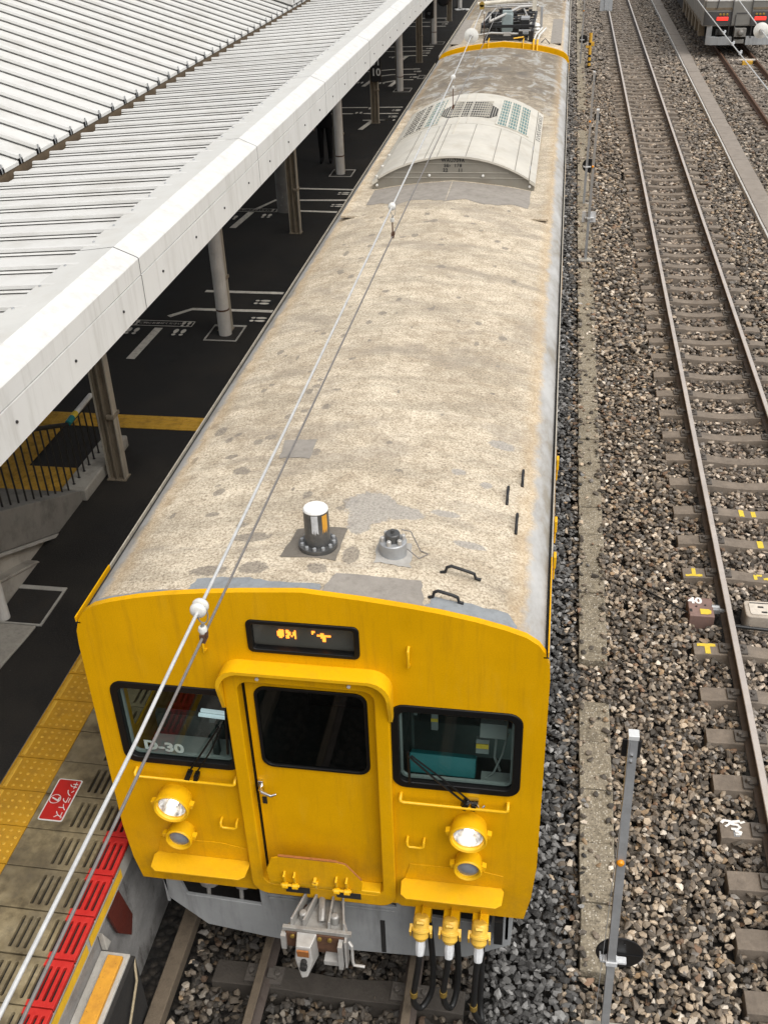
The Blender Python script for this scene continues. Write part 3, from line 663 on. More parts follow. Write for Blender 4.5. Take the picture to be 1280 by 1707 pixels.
        b=MB(); b.tube([(xc,0,3.245),(xc,-.035,3.235),(xc,-.035,3.12),(xc,0,3.11)],.009,8); b.build('lug','yellow_bright',T,angle=50)
        P=[]; 
        st=MB(); xa,xb=sorted((s*.53,s*1.225)); y0=-.165
        st.prism([(xa+.02,.0),(xb-.02,.0),(xb,-.03),(xb-.01,y0+.03),(xb-.05,y0),(xa+.05,y0),(xa+.01,y0+.03),(xa,-.03)],1.195,1.207,'z')
        sp=st.build('step','yellow_grip',T,bevel=.003)
        k=MB()
        for x in (xa+.12,xb-.12): k.prism([(-.004,1.194),(-.14,1.194),(-.004,1.08)],x,x+.01,'x')
        k.build('bracket','yellow',sp)
        # faint weld plate above the step
        plate('backing_plate',[(xa+.02,1.21),(xb-.02,1.21),(xb-.01,1.33),(xb-.2,1.37),(xa+.06,1.36)],[],-.006,.0,'yellow',T,bevel=.002)
    # interior of the cab
    b=MB(); v=[(-1.38,.06,1.2),(1.38,.06,1.2),(1.38,1.6,1.2),(-1.38,1.6,1.2),(-1.38,.06,3.08),(1.38,.06,3.08),(1.38,1.6,3.08),(-1.38,1.6,3.08)]
    b.add(v,[(0,1,2,3),(4,5,6,7)]); b.prism([(-1.38,1.2),(-.45,1.2),(-.45,3.08),(-1.38,3.08)],1.6,1.63,'y'); b.prism([(.40,1.2),(1.38,1.2),(1.38,3.08),(.40,3.08)],1.6,1.63,'y'); b.box(-1.38,1.38,1.65,19.3,1.17,1.2); b.build('cab_interior','interior',T)
    eq=MB(); eq.box(.53,1.34,.07,.10,1.3,2.04); eq.box(-1.34,-.55,.07,.10,1.3,2.05); eq.box(.45,1.34,.6,.9,1.25,1.8)
    eq.tube([(.58,.3,1.4),(.58,.3,2.5)],.015,6); eq.box(-.5,-.44,.1,1.5,1.25,2.9); eq.box(.42,.47,.1,1.5,1.25,2.9)
    e=eq.build('cab_equipment','cab_grey2',T)
    b=MB(); b.obox((.79,.20,2.12),.43,.10,.13,(-.55,0,-.02)); b.build('instrument_panel','teal',e,bevel=.008)
    b=MB(); b.obox((.86,.155,2.125),.22,.01,.012,(-.55,0,0)); b.build('panel_slot','black',e)
    b=MB(); b.obox((1.11,.25,2.43),.17,.12,.10,(-.3,0,0)); b.obox((1.04,.28,2.24),.085,.06,.1,(-.3,0,0)); b.box(.70,.745,.33,.36,2.28,2.42); b.box(.56,.6,.4,.43,2.33,2.4)
    b.tube([(1.13,.25,2.4),(1.12,.22,2.2),(1.16,.2,2.1)],.01,6); b.tube([(1.2,.25,2.4),(1.17,.2,2.25),(1.12,.16,2.12),(1.05,.14,2.07)],.008,6)
    b.build('cab_box','cab_grey',e,bevel=.006)
    b=MB(); b.box(.70,.745,.325,.33,2.36,2.385); b.obox((1.04,.245,2.26),.08,.01,.03,(-.3,0,0)); b.build('notice','paint_yel',e)
    b=MB(); b.box(1.04,1.27,.09,.2,2.05,2.09); b.box(-1.2,-.6,.1,.3,2.02,2.06); b.build('ledge','cab_grey',e,bevel=.004)
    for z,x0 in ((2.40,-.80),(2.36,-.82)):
        b=MB(); b.obox((x0+.13,.2,z),.26,.02,.018,(0,.05,0)); b.build('pane_reflection','reflection_on',e)  # glowing bars added to stand in for tube lights reflected in the pane
    b=MB(); b.box(-1.2,-.72,.35,.4,1.9,2.2); b.box(-.74,-.70,.15,.19,1.9,2.35); b.box(-1.22,-.62,.5,.55,2.3,2.36); b.build('desk','cab_grey2',e)
    b=MB(); b.obox((-1.0,1.2,2.0),.3,.02,.5,(0,.5,0)); b.build('red_blind','redbrown',e)
    # skirt
    ol=[(-1.27,.90),(-1.235,.60),(-.97,.335),(-.55,.27),(0,.215),(.6,.245),(.98,.305),(1.285,.50),(1.30,.90)]
    H1=[(-1.14,.87),(-.53,.87),(-.53,.63),(-1.09,.66)]
    H2=[(-.47,.87),(.47,.87),(.47,.775),(-.47,.765)]
    H3=[(.62,.87),(1.16,.87),(1.14,.70),(.62,.72)]
    sk=plate('skirt',ol,[H1,H2,H3],.07,.10,'skirt',T,bevel=.006)
    for s in (-1,1):
        b=MB(); x0=s*1.245 if s>0 else -1.235; b.prism([(.07,.90),(.6,.90),(.6,.5),(.07,.56)],x0,x0+.02*s,'x'); b.build('skirt_return','skirt',sk)
    b=MB(); b.box(-.50,.54,.12,.2,.60,.82); b.box(-.5,.54,.26,.40,.60,.66); b.box(-.03+.38,.385,.066,.07,.25,.62,1); b.box(-.46,.46,.055,.0695,.735,.752); b.build('end_beam',['skirt','under'],sk,bevel=.004)
    b=MB(); b.box(-1.3,1.3,.42,.45,.2,.95); b.build('backing','under',sk)
    b=MB()
    for x,w_ in ((-.93,.16),(-.68,.13)):
        b.lathe([(w_*.55,0),(w_*.6,.05),(w_*.35,.08),(w_*.2,.10)],(x,.17,.74),'z',12); b.obox((x,.17,.82),w_*1.3,.12,.03); b.tube([(x-.01,.13,.72),(x-.01,.11,.60)],.016,8)
    b.build('air_cock','steel',sk)
    b=MB()
    for i in range(7): x=.52+.11*i+rnd.uniform(-.02,.02); b.tube([(x,.25,.9),(x+.02,.17,.78),(x+.03,.2,.62)],.012,6)
    b.box(1.17,1.23,-.02,.06,.62,.86); b.build('hose','cable',sk)
    # coupler
    cp=MB()
    cp.prism([(-.085,.0),(.085,.0),(.13,-.12),(.20,-.28),(-.25,-.28),(-.15,-.12)],.885,.91,'z')      # flared top plate
    cp.box(-.26,.22,-.30,-.27,.90,.935); 
    for x,t in ((-.20,-.13),(-.115,-.055),(.06,.05),(.165,.11)):
        cp.add([(x-.008,-.28,.91),(x+.008,-.28,.91),(t+.008,.0,.91),(t-.008,.0,.91),(x-.008,-.26,.985),(x+.008,-.26,.985),(t+.008,.0,1.0),(t-.008,.0,1.0)],[(0,1,2,3),(4,7,6,5),(0,4,5,1),(1,5,6,2),(2,6,7,3),(3,7,4,0)])
    for x in (-.13,.09): cp.lathe([(.03,0),(.03,.07),(.02,.08)],(x,-.20,.91),'z',12)
    cp.tube([(-.03,-.05,.95),(-.01,-.15,.965),(.0,-.22,.93)],.025,8)
    c=cp.build('coupler','steel',T,bevel=.004)
    b=MB(); b.box(-.17,.12,-.285,-.06,.68,.885); b.box(-.24,.17,-.305,-.285,.74,.895); b.build('coupler_face','rust',c,bevel=.008)
    b=MB()
    nz=[(-.16,-.30,.90),(-.02,-.30,.90),(-.02,-.30,.66),(-.16,-.30,.66),(-.145,-.40,.885),(-.045,-.40,.885),(-.065,-.47,.655),(-.105,-.47,.64),(-.15,-.42,.78),(-.035,-.42,.78)]
    b.add(nz,[(0,1,5,4),(4,5,9,8),(8,9,6,7),(0,4,8,7,3),(1,2,6,9,5),(2,3,7,6)])
    b.build('coupler_nose','steel_light',c,bevel=.008)
    b=MB(); b.obox((-.095,-.415,.835),.08,.012,.07,(.12,0,0)); b.build('worn_rust','rust_edge',c)
    b=MB(); b.lathe([(.0,-.012),(.026,-.012),(.026,.02),(.0,.02)],(-.09,-.452,.735),'y',14); b.lathe([(.0,-.012),(.022,-.012),(.022,.02),(.0,.02)],(-.09,-.438,.765),'y',14); b.build('nose_hole','under',c)
    b=MB(); b.box(.03,.15,-.36,-.28,.66,.70); b.box(.135,.165,-.37,-.27,.64,.88); b.box(.175,.19,-.34,-.27,.62,.9); b.box(-.27,-.235,-.33,-.28,.74,.88); b.tube([(.20,-.3,.86),(.225,-.32,.84),(.225,-.33,.70),(.235,-.34,.665),(.31,-.34,.66)],.011,8); b.build_each('uncoupling_lever','steel_light',c)
    b=MB()
    for x in (-.19,-.10,.0,.07): b.lathe([(.016,-.0),(.016,-.014),(0,-.02)],(x,-.305,.865),'y',8)
    b.build('bolt','brass',c)
    # jumper plugs and cables
    for i,x in enumerate((.675,.875,1.075)):
        j=MB(); j.box(x-.055,x+.055,-.10,.06,.90,.915); j.box(x-.055,x+.055,-.012,.065,.74,.905); j.box(x-.004,x+.004,-.15,0,.88,.95)
        dn=Vector((0,-.45,-.9)).normalized()
        jb=j.build('jumper_socket','yellow_bright',T,bevel=.004)
        def ring(b,c,axis,prof,n=20,mi=0):
            q=axis.to_track_quat('Z','Y'); o=MB(); o.lathe(prof,(0,0,0),'z',n); b.add([tuple(Vector(c)+q@Vector(p)) for p in o.v],o.f,mi)
        p=MB(); c0=Vector((x,-.11,.93)); ring(p,c0,dn,[(0,-.03),(.045,-.025),(.055,-.005),(.055,.05),(.068,.055),(.068,.075),(.056,.08),(.056,.12),(.035,.15),(.0,.152)])
        p.obox(c0+dn*.06,.155,.035,.035,(.45,0,0)); p.obox(c0+dn*.0+Vector((0,-.05,.02)),.05,.02,.05,(.45,0,0))
        for q in (-1,1): p.obox(c0+dn*.10+Vector((q*.07,-.0,0)),.016,.03,.09,(.3,0,0))
        p.build('jumper_plug','yellow_pale',jb,bevel=.004)
        g=MB(); g.tube([c0+dn*.14,c0+dn*.19,c0+dn*.26],.034,10,radii=[.03,.036,.028]); 
        g.build('cable_gland','galv_pale',jb,bevel=.003)
        e0=c0+dn*.25
        sg=(-.02,0,.03)[i]; dx=(.075,.055,.02)[i]
        cb=MB(); low=(.05,.10,-.02)[i]
        pts=[e0,e0+Vector((-.012,-.01,-.14)),Vector((x-.035+sg*.5,-.245,low+.22)),Vector((x-.02+sg,-.235,low+.07)),Vector((x+dx*.35+sg,-.20,low)),Vector((x+dx*.9,-.13,low+.10)),Vector((x+dx,-.09,low+.33)),Vector((x+dx*.8,-.06,.62)),Vector((x+dx*.5,-.0,.76))]
        # smooth
        def smooth(P,k=5):
            out=[]
            for a in range(len(P)-1):
                p0=P[max(a-1,0)];p1=P[a];p2=P[a+1];p3=P[min(a+2,len(P)-1)]
                for t in range(k):
                    u=t/k; out.append(.5*((2*p1)+(p2-p0)*u+(2*p0-5*p1+4*p2-p3)*u*u+(3*p1-p0-3*p2+p3)*u**3))
            out.append(P[-1]); return out
        cb.tube(smooth(pts),.0225,10); cb.build('cable','cable',jb,angle=60)
        g=MB(); q=Vector(pts[2]); g.tube([q+Vector((0,0,.025)),q-Vector((0,0,.025))],.027,10); g.build('cable_tag','brass',jb)
    # vents on the roof
    z=rz_(0.0); b=MB(); b.lathe([(.118,0),(.118,.026),(.078,.028),(.075,.265),(.0,.265)],(0.0,.50,z),'z',32)
    v1=b.build('vent_pipe','steel_dark',T)
    b=MB(); b.lathe([(.0,.276),(.070,.274),(.076,.265),(.076,.26)],(0.0,.50,z),'z',32); b.build('pipe_cap','white',v1)
    b=MB()
    for k in range(12): a=k*math.pi/6; b.lathe([(.011,0),(.011,.018),(0,.021)],(.099*math.cos(a),.5+.099*math.sin(a),z+.026),'z',8)
    b.build_each('flange_bolt','galv',v1)
    b=MB()
    for a0,a1,h0,h1,mi in ((-100,-70,.04,.255,0),(-50,-20,.07,.25,1)):
        A=[(.0765*math.cos(R(a)),.5+.0765*math.sin(R(a)),z+h0) for a in np.linspace(a0,a1,5)]; Bq=[(.0765*math.cos(R(a)),.5+.0765*math.sin(R(a)),z+h1) for a in np.linspace(a0,a1,5)]
        b.strip(A,Bq,mi)
    b.build('pipe_strip',['galv_pale','orange'],v1)  # pale and orange strips on the near side of the pipe
    x2=.455; z=rz_(x2)-.005; b=MB(); b.lathe([(.084,0),(.084,.09),(.079,.095),(.0,.095)],(x2,.53,z),'z',28); v2=b.build('whistle_base','galv',T)
    b=MB(); b.lathe([(.045,.095),(.045,.145),(.041,.15),(.012,.15),(.012,.172),(0,.172)],(x2,.53,z),'z',20); b.build('whistle_cap','steel_dark',v2)
    b=MB()
    for k in range(6): a=k*math.pi/3+.3; b.lathe([(.014,.095),(.014,.125),(.009,.13),(0,.13)],(x2+.064*math.cos(a),.53+.064*math.sin(a),z),'z',10)
    b.build_each('stud','steel_light',v2)
    b=MB(); b.tube([(x2+.05,.57,z+.15),(x2+.1,.6,z+.12),(x2+.16,.58,rz_(x2+.16)+.01),(x2+.21,.56,rz_(x2+.2)+.008),(x2+.16,.5,rz_(x2+.16)+.008),(x2+.09,.5,z+.06)],.004,5); b.build('safety_wire','wire_dark',v2)
    for x,y,dx,dy in ((1.19,1.70,0,.07),(1.10,1.42,0,.075),(1.175,1.11,0,.08),(.875,.41,.09,0),(.815,.15,.075,0)):
        z0=rz_(x-dx);z1=rz_(x+dx); b=MB(); h=.055
        b.tube([(x-dx*1.35,y-dy*1.35,z0+.004),(x-dx,y-dy,z0+.012),(x-dx*.9,y-dy*.9,z0+h*.8),(x-dx*.6,y-dy*.6,z0+h),(x+dx*.6,y+dy*.6,z1+h),(x+dx*.9,y+dy*.9,z1+h*.8),(x+dx,y+dy,z1+.012),(x+dx*1.35,y+dy*1.35,z1+.004)],.010,8)
        b.build('roof_handle','black',T,angle=50)
    # walkway boards beside the air conditioner
    for s in (-1,1):
        xa,xb=sorted((s*.99,s*1.235)); b=MB(); zt=3.447
        b.box(xa,xb,7.62,13.6,zt-.02,zt); k=MB()
        w_=b.build('roof_walkway','roof1',T)
        k.box(*sorted((s*1.19,s*1.225)),7.75,13.5,3.36,zt-.021); k.build('walkway_support','under',w_)
    # air conditioner
    R0=1.818; acz=lambda x: 3.88-R0+math.sqrt(R0*R0-x*x)
    xs=np.linspace(-1.03,1.03,25)
    prof=[(x,acz(x)-.02) for x in xs]; bot=[(x,rz_(x)-.01) for x in xs[::-1]]
    b=MB(); b.prism(prof+bot,8.80,12.7,'y'); ac=b.build('air_conditioner','acfront',T,angle=25)
    def arcplate(name,x0,x1,y0,y1,h0,h1,mat,par,n=16):
        q=MB(); X=np.linspace(x0,x1,n); q.prism([(x,acz(x)+h1) for x in X]+[(x,acz(x)+h0) for x in X[::-1]],y0,y1,'y'); return q.build(name,mat,par,angle=25)
    arcplate('cover_panel',-.955,.955,8.765,10.60,-.025,.0,'acw',ac); arcplate('cover_panel',-.955,.955,10.615,12.74,-.025,.0,'acw',ac)
    for s in (-1,1): arcplate('side_cover',*sorted((s*.965,s*1.04)),8.765,12.74,-.05,-.004,'acw',ac,6)
    # panel ribs and seams
    for x in (-.62,-.36,-.20,.16,.5,.78):
        arcplate('panel_joint',x-.004,x+.004,8.77,10.59,.0,.003,'acfront',ac,2)
    arcplate('handle_strip',-.30,-.285,8.9,11.0,.0,.012,'acw',ac,2); arcplate('handle_strip',-.13,-.118,10.0,12.7,.0,.012,'acw',ac,2); arcplate('handle_strip',.0,.012,10.62,12.7,.0,.01,'acw',ac,2)
    def grille(x0,x1,y0,y1,base,nb,nc,par):
        g=arcplate('grille',x0,x1,y0,y1,.0,.004,base,par,10)
        q=MB()
        for i in range(nb+1):
            x=x0+(x1-x0)*i/nb; wd=.016 if i%4==0 else .004
            q.prism([(x-wd,acz(x-wd)+.014),(x+wd,acz(x+wd)+.014),(x+wd,acz(x+wd)+.003),(x-wd,acz(x-wd)+.003)],y0,y1,'y')
        X=np.linspace(x0,x1,8)
        for j in range(nc+1):
            y=y0+(y1-y0)*j/nc; q.prism([(x,acz(x)+.012) for x in X]+[(x,acz(x)+.003) for x in X[::-1]],y-.012,y+.012,'y')
        q.build('grille_bars','acw',g)
    grille(.42,.86,10.75,12.45,'acteal',12,9,ac); grille(-.62,-.42,10.75,12.45,'acteal',5,9,ac); grille(-.93,-.66,10.75,12.45,'under',6,9,ac)
    b=MB(); oc=[(-.44,11.35),(-.30,11.05),(.30,11.05),(.42,11.35),(.42,11.7),(.2,12.1),(-.2,12.1),(-.44,11.7)]
    bm_=[]; g=None
    me=roof_patch('top_grille',[oc],'under',ac,h=0); 
    for v in me.data.vertices: v.co.z=acz(v.co.x)+.004
    q=MB()
    def yspan(x):
        lo,hi=99,-99
        for i in range(8):
            a,c_=oc[i],oc[(i+1)%8]
            if (a[0]-x)*(c_[0]-x)<=0 and a[0]!=c_[0]:
                y=a[1]+(c_[1]-a[1])*(x-a[0])/(c_[0]-a[0]); lo=min(lo,y);hi=max(hi,y)
        return lo,hi
    x=-.42
    while x<.42:
        lo,hi=yspan(x); q.prism([(x-.0035,acz(x)+.012),(x+.0035,acz(x)+.012),(x+.0035,acz(x)+.004),(x-.0035,acz(x)+.004)],lo,hi,'y'); x+=.034
    for y in np.arange(11.1,12.1,.16): q.box(-.30,.30,y-.006,y+.006,acz(.0)-.012,acz(0)+.010)
    q.build('grille_bars','acw',me)
    # front lettering, bolts, lines
    mtx=lambda z: frame((.0,8.797,z),(1,0,0),(0,0,1))
    for i,(tx,z) in enumerate((('WAU709A',3.815),('SE-  178',3.755),('22      11',3.695))):
        text_mesh('lettering',tx,.058,'glyph',ac,mtx(z),.0015,spacing=1.15,bold=.0015)
    b=MB(); b.box(-.75,.7,8.793,8.80,3.665,3.668); b.box(-.98,.95,8.793,8.80,3.60,3.603); b.box(-.45,.45,8.793,8.80,3.775,3.777); b.build('seam','acw',ac)
    b=MB()
    for x,zz in ((-.98,3.5),(-.3,3.63),(.38,3.63),(.97,3.5)): b.lathe([(.018,0),(.018,-.015),(.008,-.022),(0,-.022)],(x,8.80,zz),'y',10)
    for y in (9.4,10.0,8.9): b.lathe([(.02,0),(.02,.02),(0,.024)],(-1.0,y,acz(1.0)-.004),'z',8)
    b.build('bolt','insul',ac)
    b=MB()
    for r_ in range(3):
        y=10.9
        while y<12.5:
            h=rnd.uniform(.05,.12); x=.985+.018*r_; b.box(x-.005,x+.005,y,y+h,acz(x)-.003,acz(x)+.0); y+=h+rnd.uniform(.02,.08)
    b.build('stencil_mark','glyph',ac)
    b=MB()
    for y in (9.15,10.2): b.box(.955,.965,y,y+.2,acz(.96)-.002,acz(.96)+.012)
    b.build('catch','chrome',ac)
lead_car()

def second_car():
    T=thing('train_car','second train car coupled behind, sooty roof carrying a folded pantograph','train car',(0,20,0))
    o=(0,20,0)
    def bl(mb,name,mat,par=T,**k):
        return local(mb,o).build(name,mat,par,**k)
    rf=roof_mesh('roof',20.03,39.5,'roof2',T); rf.data.transform(Matrix.Translation((0,-20,0)))
    b=MB(); top=[(x*1.004,z+.012) for x,z in zip(PX,PZ)]; b.prism(top+[(1.425,.95),(-1.425,.95)],19.98,20.03); bl(b,'end_panel','yellow',bevel=.008)
    for s in (-1,1):
        b=MB(); b.box(*sorted((s*1.405,s*1.425)),20.03,39.5,.92,3.05); bl(b,'body_side','yellow')
        b=MB(); b.box(*sorted((s*1.405,s*1.424)),20.03,39.5,3.225,3.29); bl(b,'gutter','postpale')
    b=MB(); b.box(-1.3,1.3,20.3,39,.45,.95); bl(b,'underframe','under')
    # pipes climbing over the end
    for x,m_ in ((.64,'yellow_bright'),(.72,'yellow_bright'),(.42,'yellow_bright'),(-.33,'yellow_bright')):
        z=rz_(x); b=MB(); b.tube([(x,19.95,z-.6),(x,19.95,z+.02),(x,19.99,z+.06),(x,20.25,z+.07)],.022 if x>.5 else .012,8); bl(b,'conduit',m_,angle=50)
        if x>.5:
            b=MB(); b.tube([(x,20.25,z+.07),(x+.02,20.9,z+.08),(x+.14,21.6,z+.12)],.024,8); bl(b,'conduit','insul',angle=50)
    for s in (-1,1):
        xa,xb=sorted((s*.99,s*1.235)); b=MB(); b.box(xa,xb,20.65,24.5,3.43,3.45); q=bl(b,'roof_walkway','roofpatch',bevel=.003)
        k=MB(); k.box(*sorted((s*1.18,s*1.22)),20.75,24.4,3.34,3.429); bl(k,'walkway_support','under',q)
    # pantograph
    P=MB(); z=3.78
    P.box(-.55,.62,20.75,20.81,z-.03,z+.03); P.box(-.55,.62,23.0,23.06,z-.03,z+.03); P.box(-.55,-.49,20.8,23.0,z-.03,z+.03); P.box(.56,.62,20.8,23.0,z-.03,z+.03)
    for y in (21.2,21.6,22.0,22.5): P.tube([(-.55,y,z),(.6,y+.1,z+.04)],.022,6)
    P.tube([(-.5,20.9,z),(.3,22.9,z+.1)],.02,6); P.tube([(.5,20.9,z),(-.3,22.9,z+.1)],.02,6)
    for i in range(18):
        x=rnd.uniform(-.5,.55); y=rnd.uniform(20.85,23.2); P.obox((x,y,z+rnd.uniform(-.05,.12)),rnd.uniform(.06,.2),rnd.uniform(.06,.3),rnd.uniform(.04,.12),(0,0,rnd.uniform(-.4,.4)))
    pg=bl(P,'pantograph','black',bevel=.004)
    q=MB(); q.tube([(-.36,20.6,z+.12),(-.05,20.9,z+.22),(.25,21.5,z+.30),(.66,21.75,z+.30)],.03,8); q.tube([(-.36,20.6,z+.12),(-.4,21.6,z+.1)],.02,8)
    for y in (22.3,22.6,23.0,23.3): q.tube([(-.62,y,z+.22),(.62,y,z+.24)],.018,8)
    for x in (-.5,.5): q.tube([(x,21.0,z+.08),(x*.6,22.4,z+.2),(x,23.4,z+.22)],.018,8)
    bl(q,'contact_arm','steel_light',pg,angle=50)
    q=MB(); q.box(-.10,.12,20.95,21.05,z-.15,z+.30); q.prism(rr(-.11,.13,3.62,4.02,.05),20.9,21.3,'y'); bl(q,'spring_casing','tealgrey',pg,bevel=.02)
    q=MB(); q.box(.32,.50,20.95,21.25,3.6,3.88); q.box(.30,.38,20.3,20.55,3.55,3.75); q.box(.52,.62,20.35,20.6,3.5,3.74); [bl(k_,'switch_box','black',bevel=.01) for k_ in q.islands()]
    q=MB(); q.box(.315,.505,20.94,21.26,3.88,3.93); q.box(.28,.5,20.7,20.78,3.62,3.68); q.box(.30,.56,20.28,20.33,3.74,3.77); q.box(.70,.76,22.6,22.66,3.5,3.95); bl(q,'box_cover','galv',bevel=.006)
    for x,y in ((-.54,21.6),(-.54,22.0),(.56,21.5),(.66,21.3),(.56,22.2),(-.2,22.6),(.25,22.6)):
        q=MB(); q.lathe([(.05,3.55),(.08,3.58),(.055,3.62),(.085,3.65),(.055,3.69),(.085,3.72),(.05,3.77),(0,3.78)],(x,y,0),'z',14); bl(q,'insulator','insul',pg)
    q=MB(); q.tube([(-.62,20.35,3.66),(-.3,20.38,3.7),(.3,20.36,3.68)],.022,8); q.tube([(-.62,20.35,3.66),(-.66,20.1,3.58)],.02,8); q.obox((.05,20.36,3.68),.16,.07,.07); bl(q,'high_voltage_bar','steel_light',angle=50)
    q=MB()
    for i in range(10):
        x=rnd.uniform(-.6,.8); y=rnd.uniform(20.3,23.5); q.tube([(x,y,rz_(x)+.03),(x+rnd.uniform(-.15,.15),y+.3,3.75),(x+rnd.uniform(-.2,.2),y+.6,rz_(x)+.05)],.014,6)
    q.tube([(.80,20.4,3.5),(.88,20.5,3.56),(.98,20.4,3.47)],.012,6)
    bl(q,'cable','cable',angle=50)
    q=MB()
    for i in range(10): y=20.2+.33*i; q.box(-.45,.5,y,y+.05,3.57,3.62)
    bl(q,'mounting_rail','under')
    # yellow handrail piece
    q=MB(); q.tube([(.2,20.15,3.62),(.42,20.2,3.64)],.015,6); bl(q,'conduit','yellow_bright')
second_car()
# ------------------------------------------------------------------ ground, tracks, ballast
b=MB(); b.add([(-150,-60,-.34),(150,-60,-.34),(150,260,-.34),(-150,260,-.34)],[(0,1,2,3)])
structure(b.build('ground','ground'))
SLY=[-2.7,-2.1,-1.5,-.9,-.3,.30,.84,1.40,1.93,2.48,3.08,3.68,4.40,5.05,5.79,6.49,7.19,7.90,8.57,9.25,9.95,10.62,11.31,12.05,12.72,13.34,13.99]
while SLY[-1]<62: SLY.append(SLY[-1]+.66)
def sleeper_mb(hw=1.0):
    """prestressed sleeper, sunk in the middle"""
    b=MB(); xs=[-hw+.03,-.80,-.40,-.20,0,.20,.40,.80,hw-.03]; zt=[-.172,-.160,-.156,-.178,-.188,-.178,-.156,-.160,-.172]; wt=[.095,.097,.095,.088,.084,.088,.095,.097,.095]
    n=len(xs); v=[]
    for x,z,w_ in zip(xs,zt,wt): v+=[(x,-w_,z),(x,w_,z),(x,w_+.02,-.34),(x,-w_-.02,-.34)]
    f=[]
    for i in range(n-1):
        for j in range(4): f.append((4*i+j,4*(i+1)+j,4*(i+1)+(j+1)%4,4*i+(j+1)%4))
    f+=[(0,1,2,3),(4*n-4,4*n-1,4*n-2,4*n-3)]
    return b.add(v,f)
def clip_mb(x,s):
    b=MB(); b.box(x-.055,x+.055,-.075,.075,-.165,-.135); b.obox((x-s*.03,0,-.122),.07,.08,.02,(0,s*.2,0)); b.lathe([(.024,-.135),(.024,-.10),(.018,-.095),(.0,-.095)],(x+s*.012,0,0),'z',6)
    return b
proto=None
def make_sleeper(mat,label,group,clips=True,hw=1.0):
    t=thing('sleeper',label,'sleeper',(0,0,0),group)
    sleeper_mb(hw).build('body',mat,t,bevel=.008)
    if clips:
        for x,s in ((-.655,-1),(-.475,1),(.475,-1),(.655,1)): clip_mb(x,s).build('rail_clip','clip',t)
    return t
GR='concrete sleepers under the open middle track'
ps=make_sleeper('sleeper','plain concrete sleeper in the ballast under the open middle track',GR)
pf=thing('sleeper','distant concrete sleeper far along the open middle track','sleeper',(0,0,0),'distant sleepers of the middle track'); sleeper_mb().build('body','sleeper',pf)
first={'n':True,'f':True}
def put(t,key,x,y,lab=None):
    if first.get(key,False): o_=t; first[key]=False
    else: o_=copy_tree(t)
    o_.location=(x,y,0); o_.rotation_euler[2]=rnd.uniform(-.01,.01)
    if lab: o_['label']=lab
    return o_
def marks(parent,items,mat,z=-.168):
    """painted strokes: list of quads in sleeper-local x,y"""
    b=MB()
    for (x0,x1,y0,y1) in items:
        if True:
            zz=[float(np.interp(abs(x),[0,.2,.4,.8,1.0],[-.188,-.178,-.156,-.160,-.172]))+.004 for x in (x0,x1)]
            j=lambda: rnd.uniform(-.006,.006)
            P=[]
            for k_ in range(7): t_=k_/6; P.append((x0+(x1-x0)*t_,y0+j(),zz[0]+(zz[1]-zz[0])*t_))
            for k_ in range(7): t_=1-k_/6; P.append((x0+(x1-x0)*t_,y1+j(),zz[0]+(zz[1]-zz[0])*t_))
            b.add(P,[tuple(range(14))])
    return b.build('painted_mark',mat,parent,fix=False)
for y in SLY:
    if abs(y-5.05)<.01: continue
    if y>30: put(pf,'f',4,y); continue
    lab=None
    if abs(y-4.40)<.01: lab='concrete sleeper with a yellow painted T on its left end, nearer than the brown box'
    elif abs(y-5.79)<.01: lab='concrete sleeper with an upside-down yellow T on its left end, just beyond the brown box'
    elif abs(y-1.93)<.01: lab='concrete sleeper with white sprayed figures on its left end near the right edge'
    elif abs(y-7.19)<.01: lab='concrete sleeper with two yellow dashes between the rails of the middle track'
    elif abs(y-6.49)<.01: lab='concrete sleeper with one yellow dash between the rails of the middle track'
    s_=put(ps,'n',4,y,lab)
    if lab and 'group' in s_: del s_['group']
    if abs(y-4.40)<.01: marks(s_,[(-.93,-.74,.035,.075),(-.855,-.80,-.09,.04)],'paint_yel')
    if abs(y-5.79)<.01: marks(s_,[(-.94,-.75,-.075,-.035),(-.865,-.82,-.04,.08)],'paint_yel')
    if abs(y-7.19)<.01: marks(s_,[(-.15,-.09,-.075,.075),(.0,.055,-.07,.06)],'paint_yel')
    if abs(y-6.49)<.01: marks(s_,[(-.02,.05,-.075,.075)],'paint_yel')
    if abs(y-5.79)<.01: marks(s_,[(-.16,-.12,-.05,.04),(-.12,-.06,.02,.055),(-.05,.02,-.04,0),(.02,.06,-.06,-.02)],'paint_yel')
    if abs(y-1.93)<.01:
        b=MB(); zq=-.1555
        for P in ([(-.95,.06),(-.93,.085),(-.88,.08),(-.885,.05),(-.92,.02)],[(-.80,.09),(-.86,.075),(-.865,.05),(-.82,.045),(-.80,.02),(-.83,-.01),(-.87,-.005)],[(-.79,.07),(-.76,.085)],[(-.84,-.03),(-.80,-.035),(-.81,-.06),(-.84,-.065)]):
            for (xa,ya),(xb,yb) in zip(P[:-1],P[1:]):
                d=Vector((xb-xa,yb-ya)).normalized(); n_=Vector((-d.y,d.x))*rnd.uniform(.009,.014); e=d*.008
                zq+=.0003; b.add([(xa-e.x+n_.x,ya-e.y+n_.y,zq),(xa-e.x-n_.x,ya-e.y-n_.y,zq),(xb+e.x-n_.x,yb+e.y-n_.y,zq),(xb+e.x+n_.x,yb+e.y+n_.y,zq)],[(0,1,2,3)])
        b.build('painted_mark','paint_wht',s_,fix=False)
        b=MB(); b.add([(-.86,-.08,-.1615),(-.74,-.08,-.1595),(-.74,.02,-.1595),(-.86,.02,-.1615)],[(0,1,2,3)]); b.build('painted_mark','galv',s_,fix=False)
if first['n']==False: pass
